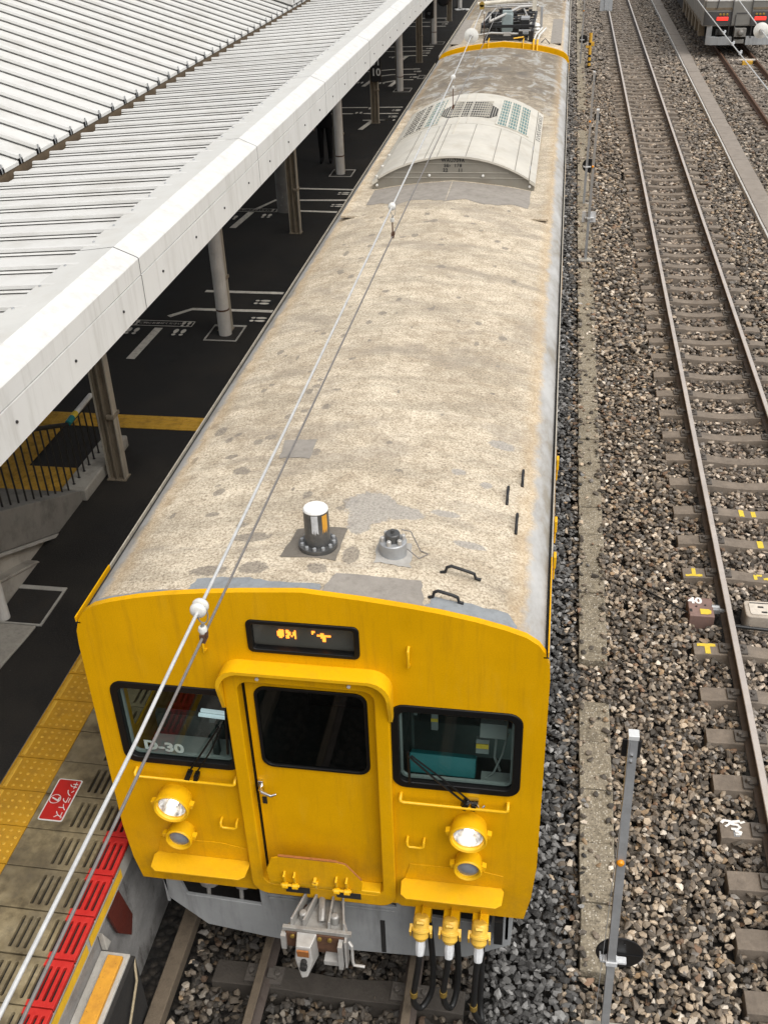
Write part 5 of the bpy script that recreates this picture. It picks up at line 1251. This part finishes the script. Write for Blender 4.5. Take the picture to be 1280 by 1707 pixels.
# ------------------------------------------------------------------ columns
def post(b,x,y,z1):
    """two old rails back to back"""
    h=rail_profile()
    b.prism([(x+p[0]*1.1,y-.04+p[1]*.0-.0+(-p[1]-.153)*.9) for p in h],1.09,z1,'z',0)
    b.prism([(x+p[0]*1.1,y+.04+(p[1]+.153)*.9) for p in h],1.09,z1,'z',0)
    b.box(x-.035,x+.035,y-.05,y+.05,1.09,z1,0)
def column(x,y,pipe,lab,band=True,z1=4.38):
    t=thing('platform_column',lab,'column',(x,y,1.1),'columns holding the platform canopy'); o=(x,y,1.1)
    b=MB(); h=rail_profile(); sx=1.0
    # rail section standing on end, head towards the track, foot flange pale
    b.prism([(x+.01+p[1]*.62,y+p[0]*.85) for p in h],1.09,z1,'z'); b.prism([(x-.165-p[1]*.62-.0,y+p[0]*.85) for p in h],1.09,z1,'z')
    local(b,o).build('rail_post','post',t)
    b=MB(); b.box(x+.012,x+.026,y-.058,y+.058,1.09,z1); b.box(x-.178,x-.167,y-.05,y+.05,1.09,z1); local(b,o).build('flange','postpale',t)
    b=MB(); b.box(x-.19,x+.04,y-.08,y+.08,1.10,1.112); b.box(x-.05,x+.04,y-.085,y+.085,1.9,1.94); b.box(x-.05,x+.04,y-.085,y+.085,3.2,3.24); local(b,o).build_each('mounting_plate','post',t)
    b=MB(); b.prism([(x-.3,z1-.0),(x+.03,z1-.0),(x+1.45,z1-.06),(x+1.45,z1-.14),(x+.05,z1-.45),(x-.3,z1-.45)],y-.03,y+.03,'y'); local(b,o).build('bracket','post',t)
    if pipe:
        px_,py=x-.03,y-.18
        b=MB(); b.tube([(px_,py,1.10),(px_,py,z1)],.095,20); p=local(b,o).build('downpipe','pipe',t)
        b=MB()
        for z in (1.50,2.9): b.tube([(px_,py,z-.012),(px_,py,z+.012)],.099,20); b.box(px_-.012,px_+.012,py,y,z-.012,z+.012)
        local(b,o).build('pipe_band','band',t)
    return t
NM=[(0.55,True,'canopy column outside the near left of the frame'),(5.17,False,'brown old-rail canopy column beside the stair railing'),(9.60,True,'canopy column with white downpipe beside the nearest queue markings'),(14.33,False,'brown canopy column just right of the stout concrete pillar'),(18.75,True,'canopy column with downpipe right beside the standing person'),(23.69,False,'brown canopy column carrying the black number sign'),(28.2,True,'canopy column with downpipe by the inspection lid'),(32.93,False,'brown canopy column nearest the second car\'s yellow end'),(37.1,True,'far canopy column with downpipe and black signal lamp'),(42.9,False,'farthest-but-one canopy column, with a round black lamp'),(47.3,True,'farthest visible canopy column with downpipe')]
for y,p,l in NM: column(-3.43,y,p,l)
t=thing('drain_pipe','white slanting drain pipe with a brown band at the lower left of the stairs','pipe',(-3.63,2.52,1.1))
b=MB(); b.tube([(0,0,0),(-.04,.02,3.2)],.058,20); b.build('body','pipe_white',t)
b=MB(); b.tube([(-.01,.005,.44),(-.01,.005,.47)],.062,20); b.build('band','band',t)
t=thing('rusty_pipe','short pale pipe with rust-red stains next to the white drain pipe','pipe',(-3.66,2.36,1.1))
b=MB(); b.tube([(0,0,0),(-.02,.0,.9)],.05,14); b.build('body','pipe_white',t); b=MB(); b.tube([(0,0,.05),(0,0,.16)],.0515,14); b.build('stain','redbrown',t)
b=MB(); b.lathe([(.17,1.10),(.165,4.3),(0,4.3)],(-4.03,15.72,0),'z',28); o=tag(b.build('pillar','pillar'),'stout round grey concrete pillar with flaking paint under the canopy','pillar')
t=thing('number_sign','small black sign with white figures hung on a brown column','sign',(-3.43,23.6,2.47)); 
b=MB(); b.box(-.13,.13,-.03,.03,-.33,.33); b.build('board','black',t,bevel=.006)
text_mesh('lettering','01\n10',.25,'white',t,frame((0,-.035,.02),(1,0,0),(0,0,1)),.001,bold=.004)
b=MB(); b.box(-.02,.02,.03,.06,-.2,.2); b.build('bracket','galv',t)
t=thing('signal_lamp','black two-lens signal lamp mounted on the far downpipe column','lamp',(-3.62,36.8,2.35)); b=MB(); b.box(-.16,.16,-.1,.1,-.38,.34); b.build('housing','black',t,bevel=.03)
b=MB()
for z in (-.2,.14): b.lathe([(.10,0),(.11,-.10),(.10,-.10),(.09,0)],(0,-.1,z),'y',16)
b.build('visor','black',t)
b=MB(); b.lathe([(.07,0),(0,-.03)],(0,-.1,-.2),'y',12); b.build('lens','tail_glass',t)
t=thing('round_lamp','round black lamp beside the farthest column','lamp',(-3.75,42.7,1.95)); b=MB(); b.lathe([(.0,-.08),(.2,-.07),(.27,0),(.22,.08),(0,.12)],(0,0,0),'y',24); b.build('housing','black',t)
b=MB(); b.tube([(.1,0,.1),(.3,.1,.45)],.03,8); b.build('arm','galv',t)
b=MB()
for i in range(5): b.obox((-3.5+.22*i,46.4+.05*(i%2),1.12),.2,.35,.04,(0,0,.3*(-1)**i))
tag(b.build('floor_tape','white',bevel=.01),'white folded sheet lying on the far platform','sheet')
# ------------------------------------------------------------------ canopy
t=thing('platform_canopy','white ribbed metal platform canopy with broad white fascia on the left','canopy',(-4.3,0,4.4)); o=tuple(t.location)
Y0,Y1=-7.0,62.0
def ribbed(name,yphase,pitch,prof,pA,pB,mat):
    """sheet running from pA (x,z) to pB with a folded profile along y"""
    b=MB(); pts=[]; y=yphase
    while y>Y0: y-=pitch
    while y<Y1:
        for u,h in prof: pts.append((y+u*pitch,h))
        y+=pitch
    A=[(pA[0],q[0],pA[1]+q[1]) for q in pts]; Bq=[(pB[0],q[0],pB[1]+q[1]) for q in pts]
    b.strip(A,Bq); A2=[(pA[0],q[0],pA[1]-.035) for q in pts]; b.strip(A,A2)
    return local(b,o).build(name,mat,t,angle=15,fix=False)
ribbed('roof_sheet',6.85,.435,[(0,0.0),(.03,0),(.13,-.003),(.13,.010),(.03,.012),(.075,.022),(.17,.021),(.17,.032),(.07,.033),(.08,.058),(.15,.060),(.19,.0),(.6,0),(.97,.0)],(-4.21,4.40),(-2.20,4.525),'roofwhite')
ls=ribbed('roof_sheet',7.15,.435,[(0,0),(.03,0),(.15,-.004),(.15,.024),(.03,.026),(.045,.06),(.125,.06),(.13,.0),(.17,0),(.28,-.004),(.28,.022),(.17,.024),(.18,.05),(.245,.05),(.26,0),(.6,0),(.98,0)],(-4.28,4.50),(-16.0,8.25),'roofwhite')
b=MB(); y=7.15
while y>Y0: y-=.435
while y<Y1: b.box(-4.283,-4.270,y+.06,y+.068,4.47,4.565); y+=.435
re_=local(b,o).build('rib_end','galv',t); merge(ls,[re_])
b=MB(); b.box(-4.62,-4.12,Y0,Y1,4.17,4.19); b.box(-4.64,-4.62,Y0,Y1,4.17,4.44); b.box(-4.14,-4.12,Y0,Y1,4.17,4.28); local(b,o).build('valley_gutter','gutter',t)
b=MB(); b.box(-4.31,-4.29,Y0,Y1,4.36,4.47); local(b,o).build('eave_flashing','gutter',t)
b=MB(); b.add([(-1.90,Y0,4.12),(-1.90,Y1,4.12),(-4.3,Y1,4.14),(-4.3,Y0,4.14)],[(0,1,2,3)]); b.add([(-4.7,Y0,4.36),(-4.7,Y1,4.36),(-16,Y1,7.9),(-16,Y0,7.9)],[(0,1,2,3)]); local(b,o).build('soffit','canopy_under',t)
PL=3.6; y=2.88
while y>Y0: y-=PL
fp=None
while y<Y1:
    if fp is None:
        b=MB(); y0,y1=.006,PL-.006
        prof=[(-2.34,4.566),(-2.055,4.602),(-1.875,4.525),(-1.865,4.515),(-1.865,4.388)]
        A=[(p[0],y0,p[1]) for p in prof]; Bq=[(p[0],y1,p[1]) for p in prof]; b.strip(A[:2],Bq[:2],1); b.strip(A[1:],Bq[1:],0)
        f=local(b,(-1.87,0,4.3)).build('fascia_panel',['fascia','flash_shaded'],None,angle=15,fix=False)
        b=MB(); b.add([(-1.862,y0,4.378),(-1.862,y1,4.378),(-1.862,y1,4.105),(-1.862,y0,4.105)],[(0,1,2,3)]); b.add([(-1.862,y0,4.105),(-1.862,y1,4.105),(-1.92,y1,4.10),(-1.92,y0,4.10)],[(0,1,2,3)]); b.add([(-1.862,y0,4.378),(-1.862,y1,4.378),(-1.89,y1,4.385),(-1.89,y0,4.385)],[(0,1,2,3)])
        local(b,(-1.87,0,4.3)).build('lower_band','fascia',f,fix=False)
        b=MB()
        for yy in (.45,1.35,2.25,3.15): b.lathe([(.011,0),(.010,.010),(0,.011)],(-1.862,yy,4.255),'x',10)
        local(b,(-1.87,0,4.3)).build('bolt','black',f)
        b=MB()
        for yy in (.2,.63,1.07,1.5,1.93,2.37,2.8,3.24): b.lathe([(.012,4.572),(.009,4.580),(0,4.583)],(-2.30,yy,0),'z',8)
        local(b,(-1.87,0,4.3)).build('screw','galv',f)
        fp=f
    else: f=copy_tree(fp)
    f.parent=t; f.location=(-1.87-o[0],y-o[1]+0,4.3-o[2]); y+=PL
b=MB(); b.box(-1.95,-1.875,Y0,Y1,4.11,4.5); local(b,o).build('fascia_backing','canopy_under',t)
b=MB(); b.prism([(-5.6,4.96),(-4.25,4.53),(-4.25,4.66),(-5.6,5.09)],18.4,20.2,'y'); bx=tag(b.build('roof_cover','roofwhite',bevel=.01),'flat white metal cover lying on the ribbed canopy roof','roof cover')
b=MB(); b.box(-4.252,-4.245,18.55,18.6,4.56,4.63)
for x in (-4.6,-5.0): b.lathe([(.02,0),(.02,-.015),(0,-.02)],(x,18.4,4.75+(-4.6-x)*.32),'y',8)
b.build('rivet','black',bx)
# ------------------------------------------------------------------ marker poles
def pole(x,y,lean,lab,style,zt=2.82):
    t=thing('marker_pole',lab,'marker pole',(x,y,-.16)); 
    b=MB(); h=zt+.16; w_=.027
    A=[(-w_,-w_),(w_,-w_),(w_,w_),(-w_,w_)]
    b.add([(a,c,0) for a,c in A]+[(a+lean,c,h-.03) for a,c in A],[(3,2,1,0),(0,1,5,4),(1,2,6,5),(2,3,7,6),(3,0,4,7),(4,5,6,7)])
    b.box(lean-w_+.012,lean-w_+.016,-w_-.002,-w_,.1,h-.05)
    b.build('post','galv',t,bevel=.004)
    b=MB(); b.box(lean-.031,lean+.031,-.031,.031,h-.035,h); b.build('cap','galv_cap',t,bevel=.004)
    b=MB(); b.box(lean-.055,lean+.055,.028,.036,h-.22,h-.09); b.build('back_plate','black',t)
    b=MB()
    for z in (h-.15,h-.20): b.lathe([(.008,0),(.008,-.012),(0,-.014)],(lean,-w_,z),'y',8)
    b.build('bolt','chrome',t)
    zr=1.74+.16; f=lean*zr/h
    b=MB(); b.lathe([(.024,0),(.024,-.012),(.016,-.022),(0,-.025)],(f-.006,-w_,zr),'y',14); b.build('reflector','amber',t)
    zd=.72+.16; f=lean*zd/h
    if style in('near','disc'):
        b=MB(); b.lathe([(.0,.0),(.155,.0),(.16,.004),(.155,.012),(0,.03)],(f+.055,.045,zd+.01),'y',36); b.box(f-.03,f+.21,.038,.044,zd-.002,zd+.004); b.lathe([(.006,.0),(.004,-.006),(0,-.006)],(f+.08,.045,zd+.11),'y',8); d=b.build('disc','disc_black',t)
    else:
        b=MB(); b.box(f-.14,f+.14,.03,.04,zd-.11,zd+.11); b.build('plate','galv_pale',t,bevel=.004)
    b=MB(); b.box(f-.038,f+.038,-.040,-.030,zd-.03,zd+.01); b.box(f-.075,f-.03,-.02,.03,zd-.02,zd+.0); b.box(f+.03,f+.10,-.02,.03,zd-.02,zd+.0); b.box(f-.080,f-.07,.0,.04,zd-.02,zd+.02); b.box(f-.038,f-.030,-.03,.03,zd-.03,zd+.01); b.box(f+.030,f+.038,-.03,.03,zd-.03,zd+.01); b.build('clamp','galv_pale',t,bevel=.002)
    b=MB(); b.box(-.14,.14,-.09,.09,-.02,.012); b.build('base_plate','concrete',t,bevel=.005)
pole(1.99,-.10,-.07,'foreground grey square marker pole with an amber reflector and black disc','near')
pole(1.98,16.85,.03,'grey marker pole with a pale plate, nearer of the two by the air conditioner','plate')
pole(1.97,20.9,.03,'grey marker pole with black disc, just behind the one with the pale plate','disc')
pole(1.95,40.2,.02,'far thin grey marker pole with black disc near the top of the frame','disc',2.9)
t=thing('striped_post','short yellow and black striped post standing in the ballast','post',(2.28,39.8,-.18))
b=MB(); b.tube([(0,0,0),(0,0,1.2)],.055,12); b.build('core','black',t)
b=MB()
for z0,z1 in ((.02,.12),(.2,.32),(.42,.75),(.85,1.2)): b.tube([(0,0,z0),(0,0,z1)],.062,12)
b.obox((.09,0,.8),.12,.1,.14); b.obox((-.1,0,.7),.12,.1,.08); b.build('stripe','tactile_stud',t)
# ------------------------------------------------------------------ overhead wires
XW=.31
def curve(P,k=8):
    P=[Vector(p) for p in P]; out=[]
    for a in range(len(P)-1):
        p0=P[max(a-1,0)];p1=P[a];p2=P[a+1];p3=P[min(a+2,len(P)-1)]
        for q in range(k):
            u=q/k; out.append(.5*((2*p1)+(p2-p0)*u+(2*p0-5*p1+4*p2-p3)*u*u+(3*p1-p0-3*p2+p3)*u**3))
    return out+[P[-1]]
MS=[(XW,-14,5.45),(XW,-9,5.27),(XW,-3.5,5.19),(XW,-2.2,5.195),(XW,1.77,5.265),(XW,5.5,5.345),(XW,7.56,5.42),(XW,9.1,5.50),(XW-.05,14,5.48),(XW-.15,30,5.4),(XW,62,5.5)]
b=MB(); b.tube(curve(MS),.0056,8); tag(b.build('messenger_wire','wire_light',angle=60),'thick pale upper overhead wire above the yellow train, carrying white insulators','overhead wire')
b=MB(); b.tube([(XW,-14,5.09),(XW,-2.2,5.09),(XW,9,5.07),(XW-.1,30,5.07),(XW,62,5.08)],.0046,8); tag(b.build('contact_wire','wire_dark',angle=60),'thin dark lower overhead contact wire above the yellow train','overhead wire')
zm=lambda y: float(np.interp(y,[p[1] for p in MS],[p[2] for p in MS]))
def hanger(y,big,lab):
    z=zm(y); t=thing('wire_hanger',lab,'wire hanger',(XW,y,z),'hangers joining the two overhead wires'); k=.80 if big else .7
    b=MB(); pr=[(.0,-.03),(.02,-.03),(.030,-.024),(.033,-.014),(.030,-.008),(.018,-.004),(.018,.004),(.030,.008),(.033,.014),(.030,.024),(.02,.03),(0,.03)]
    b.lathe([(r*k,h*k) for r,h in pr],(0,0,.002),'y',24); b.build('spool_insulator','insul',t,angle=50)
    b=MB(); b.tube([(.022*k*math.cos(a)+.006,0,.0-.022+.034*math.sin(a)) for a in np.linspace(R(60),R(-240),14)],.0022,6); b.tube([(.004,0,-.056),(.0,0,-.07)],.006,6); b.build('loop','steel',t)
    zb=-.078; b=MB(); b.lathe([(0,zb+.014),(.012,zb+.011),(.0165*k+.002,zb),(.012,zb-.011),(0,zb-.014)],(0,0,-.004),'z',16); b.build('bead_insulator','insul',t)
    dz=5.085-z; b=MB(); b.tube([(0,0,zb-.012),(0,0,dz+.01)],.0045,6); b.obox((0,0,dz+.002),.016,.035,.03); b.obox((.008,0,dz+.014),.01,.02,.02); b.build('clip','band',t)
hanger(-2.21,True,'near wire hanger with white spool insulator in front of the yellow cab face')
hanger(1.77,False,'wire hanger in front of the grey apron below the air conditioner')
hanger(5.6,False,'wire hanger in front of the air conditioner\'s top grille')
hanger(9.5,False,'distant wire hanger above the yellow end of the second car')
t=thing('disc_insulator','large white disc insulator threaded on the upper wire above the second car\'s yellow end','insulator',(XW,7.6,zm(7.6)))
b=MB(); b.lathe([(0,-.02),(.03,-.018),(.06,-.008),(.077,.0),(.074,.008),(.05,.016),(0,.02)],(0,0,0),'y',32); b.build('disc','insul',t)
b=MB(); b.lathe([(0,-.06),(.016,-.058),(.02,-.04),(.024,-.018)],(0,0,0),'y',14); b.lathe([(.02,.015),(.016,.05),(0,.06)],(0,0,0),'y',12); b.build('cap','steel_light',t)
t=thing('support_arm','cream horizontal support arm with a ribbed white insulator across the top of the train','support arm',(XW,9.1,5.53))
b=MB(); b.tube([(-.05,0,.03),(.95,0,.10)],.022,12); b.obox((.62,0,.03),.05,.04,.16); b.build('tube','pipe_cream',t)
b=MB(); P=[]
for i in range(9): P+=[(.035,.0+.042*i),(.062,.015+.042*i),(.035,.030+.042*i)]
q=MB(); q.lathe([(0,-.02)]+P+[(.03,.38),(0,.40)],(.95,0,.10),'x',18); q.build('ribbed_insulator','insul',t)
b=MB(); b.obox((0,0,.0),.05,.06,.05); b.lathe([(.03,-.03),(.03,.03)],(.0,0,.03),'y',12); b.build('clamp','brass',t)
b=MB(); b.tube([(1.33,0,.13),(1.46,0,.14)],.02,8); b.box(1.38,1.52,-.06,.06,-.06,2.6); b.box(1.43,1.47,-.075,.075,-.05,2.6); b.build('drop_bracket','galv',t,bevel=.004)
XR=3.22
b=MB(); b.tube([(XR+.1,-14,5.12),(XR,6,5.12),(XR,12,5.12),(XR+.3,62,5.1)],.0060,8); tag(b.build('contact_wire','wire_light',angle=60),'pale overhead contact wire at the top right, in front of the silver train','overhead wire')
b=MB(); b.tube([(XR+.0,-14,5.3),(XR+.03,5,5.42),(XR+.08,7.6,5.45),(XR+.17,10.1,5.45),(XR+.4,16,5.5),(XR+.5,62,5.6)],.0060,8); tag(b.build('messenger_wire','wire_light',angle=60),'pale overhead wire at the top right corner with a white disc insulator','overhead wire')
t=thing('disc_insulator','large white disc insulator on the overhead wire at the top right corner','insulator',(XR+.075,7.55,5.45))
b=MB(); b.lathe([(0,-.02),(.03,-.018),(.06,-.008),(.077,.0),(.074,.008),(.05,.016),(0,.02)],(0,0,0),'y',32); b.build('disc','insul',t)
b=MB(); b.lathe([(0,-.06),(.016,-.058),(.02,-.04),(.024,-.018)],(0,0,0),'y',14); b.obox((.0,-.06,-.02),.03,.02,.03); b.build('cap','steel_light',t)
for y,lab in ((8.9,'lower wire clamp in front of the silver train\'s left tail light'),(8.25,'lowest wire clamp on the pale wire at the top right'),(9.75,'upper wire clamp over the silver train\'s left tail light')):
    b=MB(); b.obox((XR,y,5.125),.02,.07,.03); b.obox((XR+.012,y,5.14),.02,.03,.03); tag(b.build('wire_clamp','galv_pale',bevel=.003),lab,'wire clamp')
# ------------------------------------------------------------------ silver train at the far right
TY=41.4; XC=8.02
t=thing('silver_train','silver-grey railcar seen from its front at the top right, red tail lights lit','railcar',(XC,TY,0)); o=tuple(t.location)
def bl(mb,name,mat,par=t,**k): return local(mb,o).build(name,mat,par,**k)
b=MB(); hw=1.46
outl=[(XC-hw,1.0),(XC-hw,3.0),(XC-hw+.15,3.4),(XC-.8,3.62),(XC+.8,3.62),(XC+hw-.15,3.4),(XC+hw,3.0),(XC+hw,1.0)]
b.prism(outl,TY+.12,TY+19,'y'); bl(b,'body','silver',bevel=.02)
b=MB(); P=[(XC-hw+.02,TY+.14),(XC-hw+.10,TY+.03),(XC-1.1,TY),(XC+1.1,TY),(XC+hw-.10,TY+.03),(XC+hw-.02,TY+.14)]
b.prism(P,.98,2.0,'z'); bl(b,'front_panel','silver',bevel=.01)
b=MB(); b.prism([(p[0],p[1]+.01) for p in P],2.0,2.9,'z'); bl(b,'windscreen','glass_front',bevel=.01)
b=MB(); b.prism([(p[0],p[1]-.02) for p in P],1.86,1.94,'z'); bl(b,'light_strip','white',bevel=.01)
b=MB(); b.prism([(p[0],p[1]-.015) for p in P],1.56,1.64,'z'); bl(b,'trim','beam_brown')
for s in (-1,1):
    b=MB(); b.prism([(XC+s*a,TY+c) for a,c in ((.38,-.03),(1.1,-.03),(1.36,.0),(1.4,.03),(1.4,.1),(.38,.1))],1.02,1.50,'z'); lp_=bl(b,'lamp_panel','silver_dark',bevel=.008)
    b=MB(); x0,x1=sorted((XC+s*.50,XC+s*.92)); b.box(x0,x1,TY-.06,TY-.02,1.19,1.31); bl(b,'tail_light','tail_on',lp_,bevel=.01)
    b=MB()
    for q in (.55,.68,.81): b.lathe([(.045,0),(.045,-.03),(0,-.04)],(XC+s*q,TY-.03,1.40),'y',12)
    bl(b,'headlight','brass',lp_)
    b=MB(); b.prism([(XC+s*a,TY+c) for a,c in ((.26,-.05),(1.05,-.05),(1.24,.06),(1.24,.2),(.26,.2))],.30,.60,'z'); b.prism([(XC+s*a,TY+c) for a,c in ((1.05,-.02),(1.24,.06),(1.24,.2),(1.05,.2))],.60,1.0,'z'); bl(b,'snow_plough','skirt',bevel=.01)
    b=MB(); b.box(*sorted((XC+s*.55,XC+s*.9)),TY,TY+.2,.66,.86); b.lathe([(.09,0),(.1,.1),(.05,.2)],(XC+s*.72,TY+.0,.68),'z',12); b.box(*sorted((XC+s*.4,XC+s*.45)),TY-.05,TY,.55,1.0); bl(b,'buffer_gear','under')
b=MB(); b.box(XC-.36,XC+.36,TY-.03,TY+.05,1.02,1.85); bl(b,'gangway_door','silver',bevel=.01)
b=MB()
for s in (-1,1): b.tube([(XC+s*.36,TY-.05,1.0),(XC+s*.36,TY-.08,1.9),(XC+s*.36,TY-.05,2.5)],.02,6)
b.tube([(XC-.22,TY-.08,1.4),(XC-.22,TY-.1,.6),(XC-.15,TY-.12,.5),(XC-.08,TY-.1,.6)],.02,6); b.box(XC-.2,XC+.2,TY-.05,TY-.03,1.42,1.46); b.tube([(XC-.75,TY-.03,2.3),(XC-.9,TY-.05,2.05),(XC-.95,TY-.05,1.62)],.02,6); bl(b,'grab_rail','silver_dark')
b=MB(); b.box(XC-.22,XC+.22,TY-.25,TY+.2,.62,.92); b.lathe([(.1,0),(.12,-.1),(.08,-.2),(0,-.22)],(XC,TY-.2,.78),'y',12); b.box(XC-.2,XC+.18,TY-.2,TY,.38,.52); bl(b,'coupler','silver',bevel=.01)
b=MB(); b.box(XC-1.2,XC+1.2,TY+.3,TY+18.5,.3,.98); bl(b,'underframe','under')
b=MB()
for i in range(6): y=TY+.6+1.4*i; b.box(XC-hw-.02,XC-hw+.2,y,y+.5,.55,1.0); b.box(XC-hw-.03,XC-hw-.0,y-.1,y+.9,1.0,1.12)
bl(b,'equipment_box','beam_brown')
t=thing('track_box','small yellow box with a pale lid between the rusty rails of the far-right track','box',(8.28,39.9,-.2)); b=MB(); b.box(-.22,.16,-.1,.1,0,.16); b.build('body','tactile_stud',t,bevel=.008); b=MB(); b.box(-.36,.36,-.02,.16,.165,.2); b.build('lid','cover_pale2',t)
# ------------------------------------------------------------------ person on the platform
def person():
    t=thing('person','person in a black suit standing on the platform with their back turned, beside a column','person',(-3.97,19.5,1.105),None,R(8))
    J={'pel':(0,0,.93),'sp':(0,.01,1.12),'ch':(0,.01,1.34),'nk':(0,.0,1.47),'hd':(0,-.01,1.56),'hl':(.09,0,.90),'kl':(.10,-.015,.49),'al':(.10,.02,.09),'tl':(.11,-.15,.035),
       'hr':(-.09,0,.90),'kr':(-.10,-.015,.49),'ar':(-.10,.02,.09),'tr':(-.12,-.15,.035),'sl':(.17,.01,1.42),'el':(.23,.03,1.14),'wl':(.24,-.02,.88),'sr':(-.17,.01,1.42),'er':(-.23,.03,1.14),'wr':(-.25,-.02,.88)}
    E=[('pel','sp'),('sp','ch'),('ch','nk'),('nk','hd'),('pel','hl'),('hl','kl'),('kl','al'),('al','tl'),('pel','hr'),('hr','kr'),('kr','ar'),('ar','tr'),('ch','sl'),('sl','el'),('el','wl'),('ch','sr'),('sr','er'),('er','wr')]
    Rd={'pel':(.165,.115),'sp':(.155,.11),'ch':(.175,.115),'nk':(.062,.062),'hd':(.06,.06),'hl':(.10,.10),'kl':(.07,.07),'al':(.052,.055),'tl':(.042,.035),'hr':(.10,.10),'kr':(.07,.07),'ar':(.052,.055),'tr':(.042,.035),'sl':(.075,.07),'el':(.052,.052),'wl':(.036,.036),'sr':(.075,.07),'er':(.052,.052),'wr':(.036,.036)}
    ks=list(J); me=bpy.data.meshes.new('body'); me.from_pydata([J[k] for k in ks],[(ks.index(a),ks.index(c)) for a,c in E],[])
    ob=bpy.data.objects.new('body',me); COL.objects.link(ob); sk=ob.modifiers.new('skin','SKIN')
    for i,k in enumerate(ks): me.skin_vertices[0].data[i].radius=Rd[k]
    me.skin_vertices[0].data[0].use_root=True
    sk.use_smooth_shade=True; sb=ob.modifiers.new('sub','SUBSURF'); sb.levels=2; sb.render_levels=2
    bpy.context.view_layer.update(); dg=bpy.context.evaluated_depsgraph_get(); m2=bpy.data.meshes.new_from_object(ob.evaluated_get(dg)); bpy.data.objects.remove(ob)
    m2.materials.clear(); m2.materials.append(M['suit']); o_=bpy.data.objects.new('body',m2); COL.objects.link(o_); o_.parent=t
    # jacket hem
    b=MB(); b.lathe([(.19,.80),(.185,.95),(.165,1.12),(.17,1.30),(.15,1.42)],(0,.005,0),'z',24); b.v=[(x,y*.72,z) for x,y,z in b.v]; b.build('jacket','suit',t,angle=70)
    b=MB(); b.lathe([(0,1.47),(.05,1.49),(.074,1.55),(.08,1.63),(.072,1.70),(.04,1.745),(0,1.755)],(0,-.01,0),'z',20); b.v=[(x,y*1.18,z) for x,y,z in b.v]
    b.obox((0,-.105,1.60),.022,.03,.04); b.obox((.082,0,1.61),.015,.03,.055); b.obox((-.082,0,1.61),.015,.03,.055); b.obox((0,-.093,1.555),.045,.01,.01); b.obox((.03,-.088,1.635),.022,.01,.012); b.obox((-.03,-.088,1.635),.022,.01,.012)
    b.build('head','skin',t,angle=70)
    b=MB(); b.lathe([(.080,1.56),(.088,1.63),(.080,1.71),(.045,1.76),(0,1.772)],(0,.008,0),'z',20); b.v=[(x,y*1.16+ .008,z) for x,y,z in b.v]; b.build('hair','hair',t,angle=70)
    for s in (-1,1):
        hb=MB(); c=Vector((s*.25,-.03,.82)); hb.tube([c+Vector((-s*.006,.008,.07)),c+Vector((0,0,.03)),c+Vector((0,-.005,-.015))],.03,10,radii=[.022,.034,.030])
        for i,(dy,L) in enumerate(((-.026,.07),(-.009,.08),(.009,.075),(.026,.06))): q=c+Vector((0,dy,-.015)); hb.tube([q,q+Vector((-s*.004,-.006,-L*.5)),q+Vector((-s*.016,-.012,-L))],.0085,6,radii=[.009,.0085,.006])
        q=c+Vector((0,-.03,.025)); hb.tube([q,q+Vector((-s*.008,-.022,-.03)),q+Vector((-s*.012,-.024,-.058))],.009,6,radii=[.011,.009,.007]); hb.build('hand','skin',t,angle=70)
person()
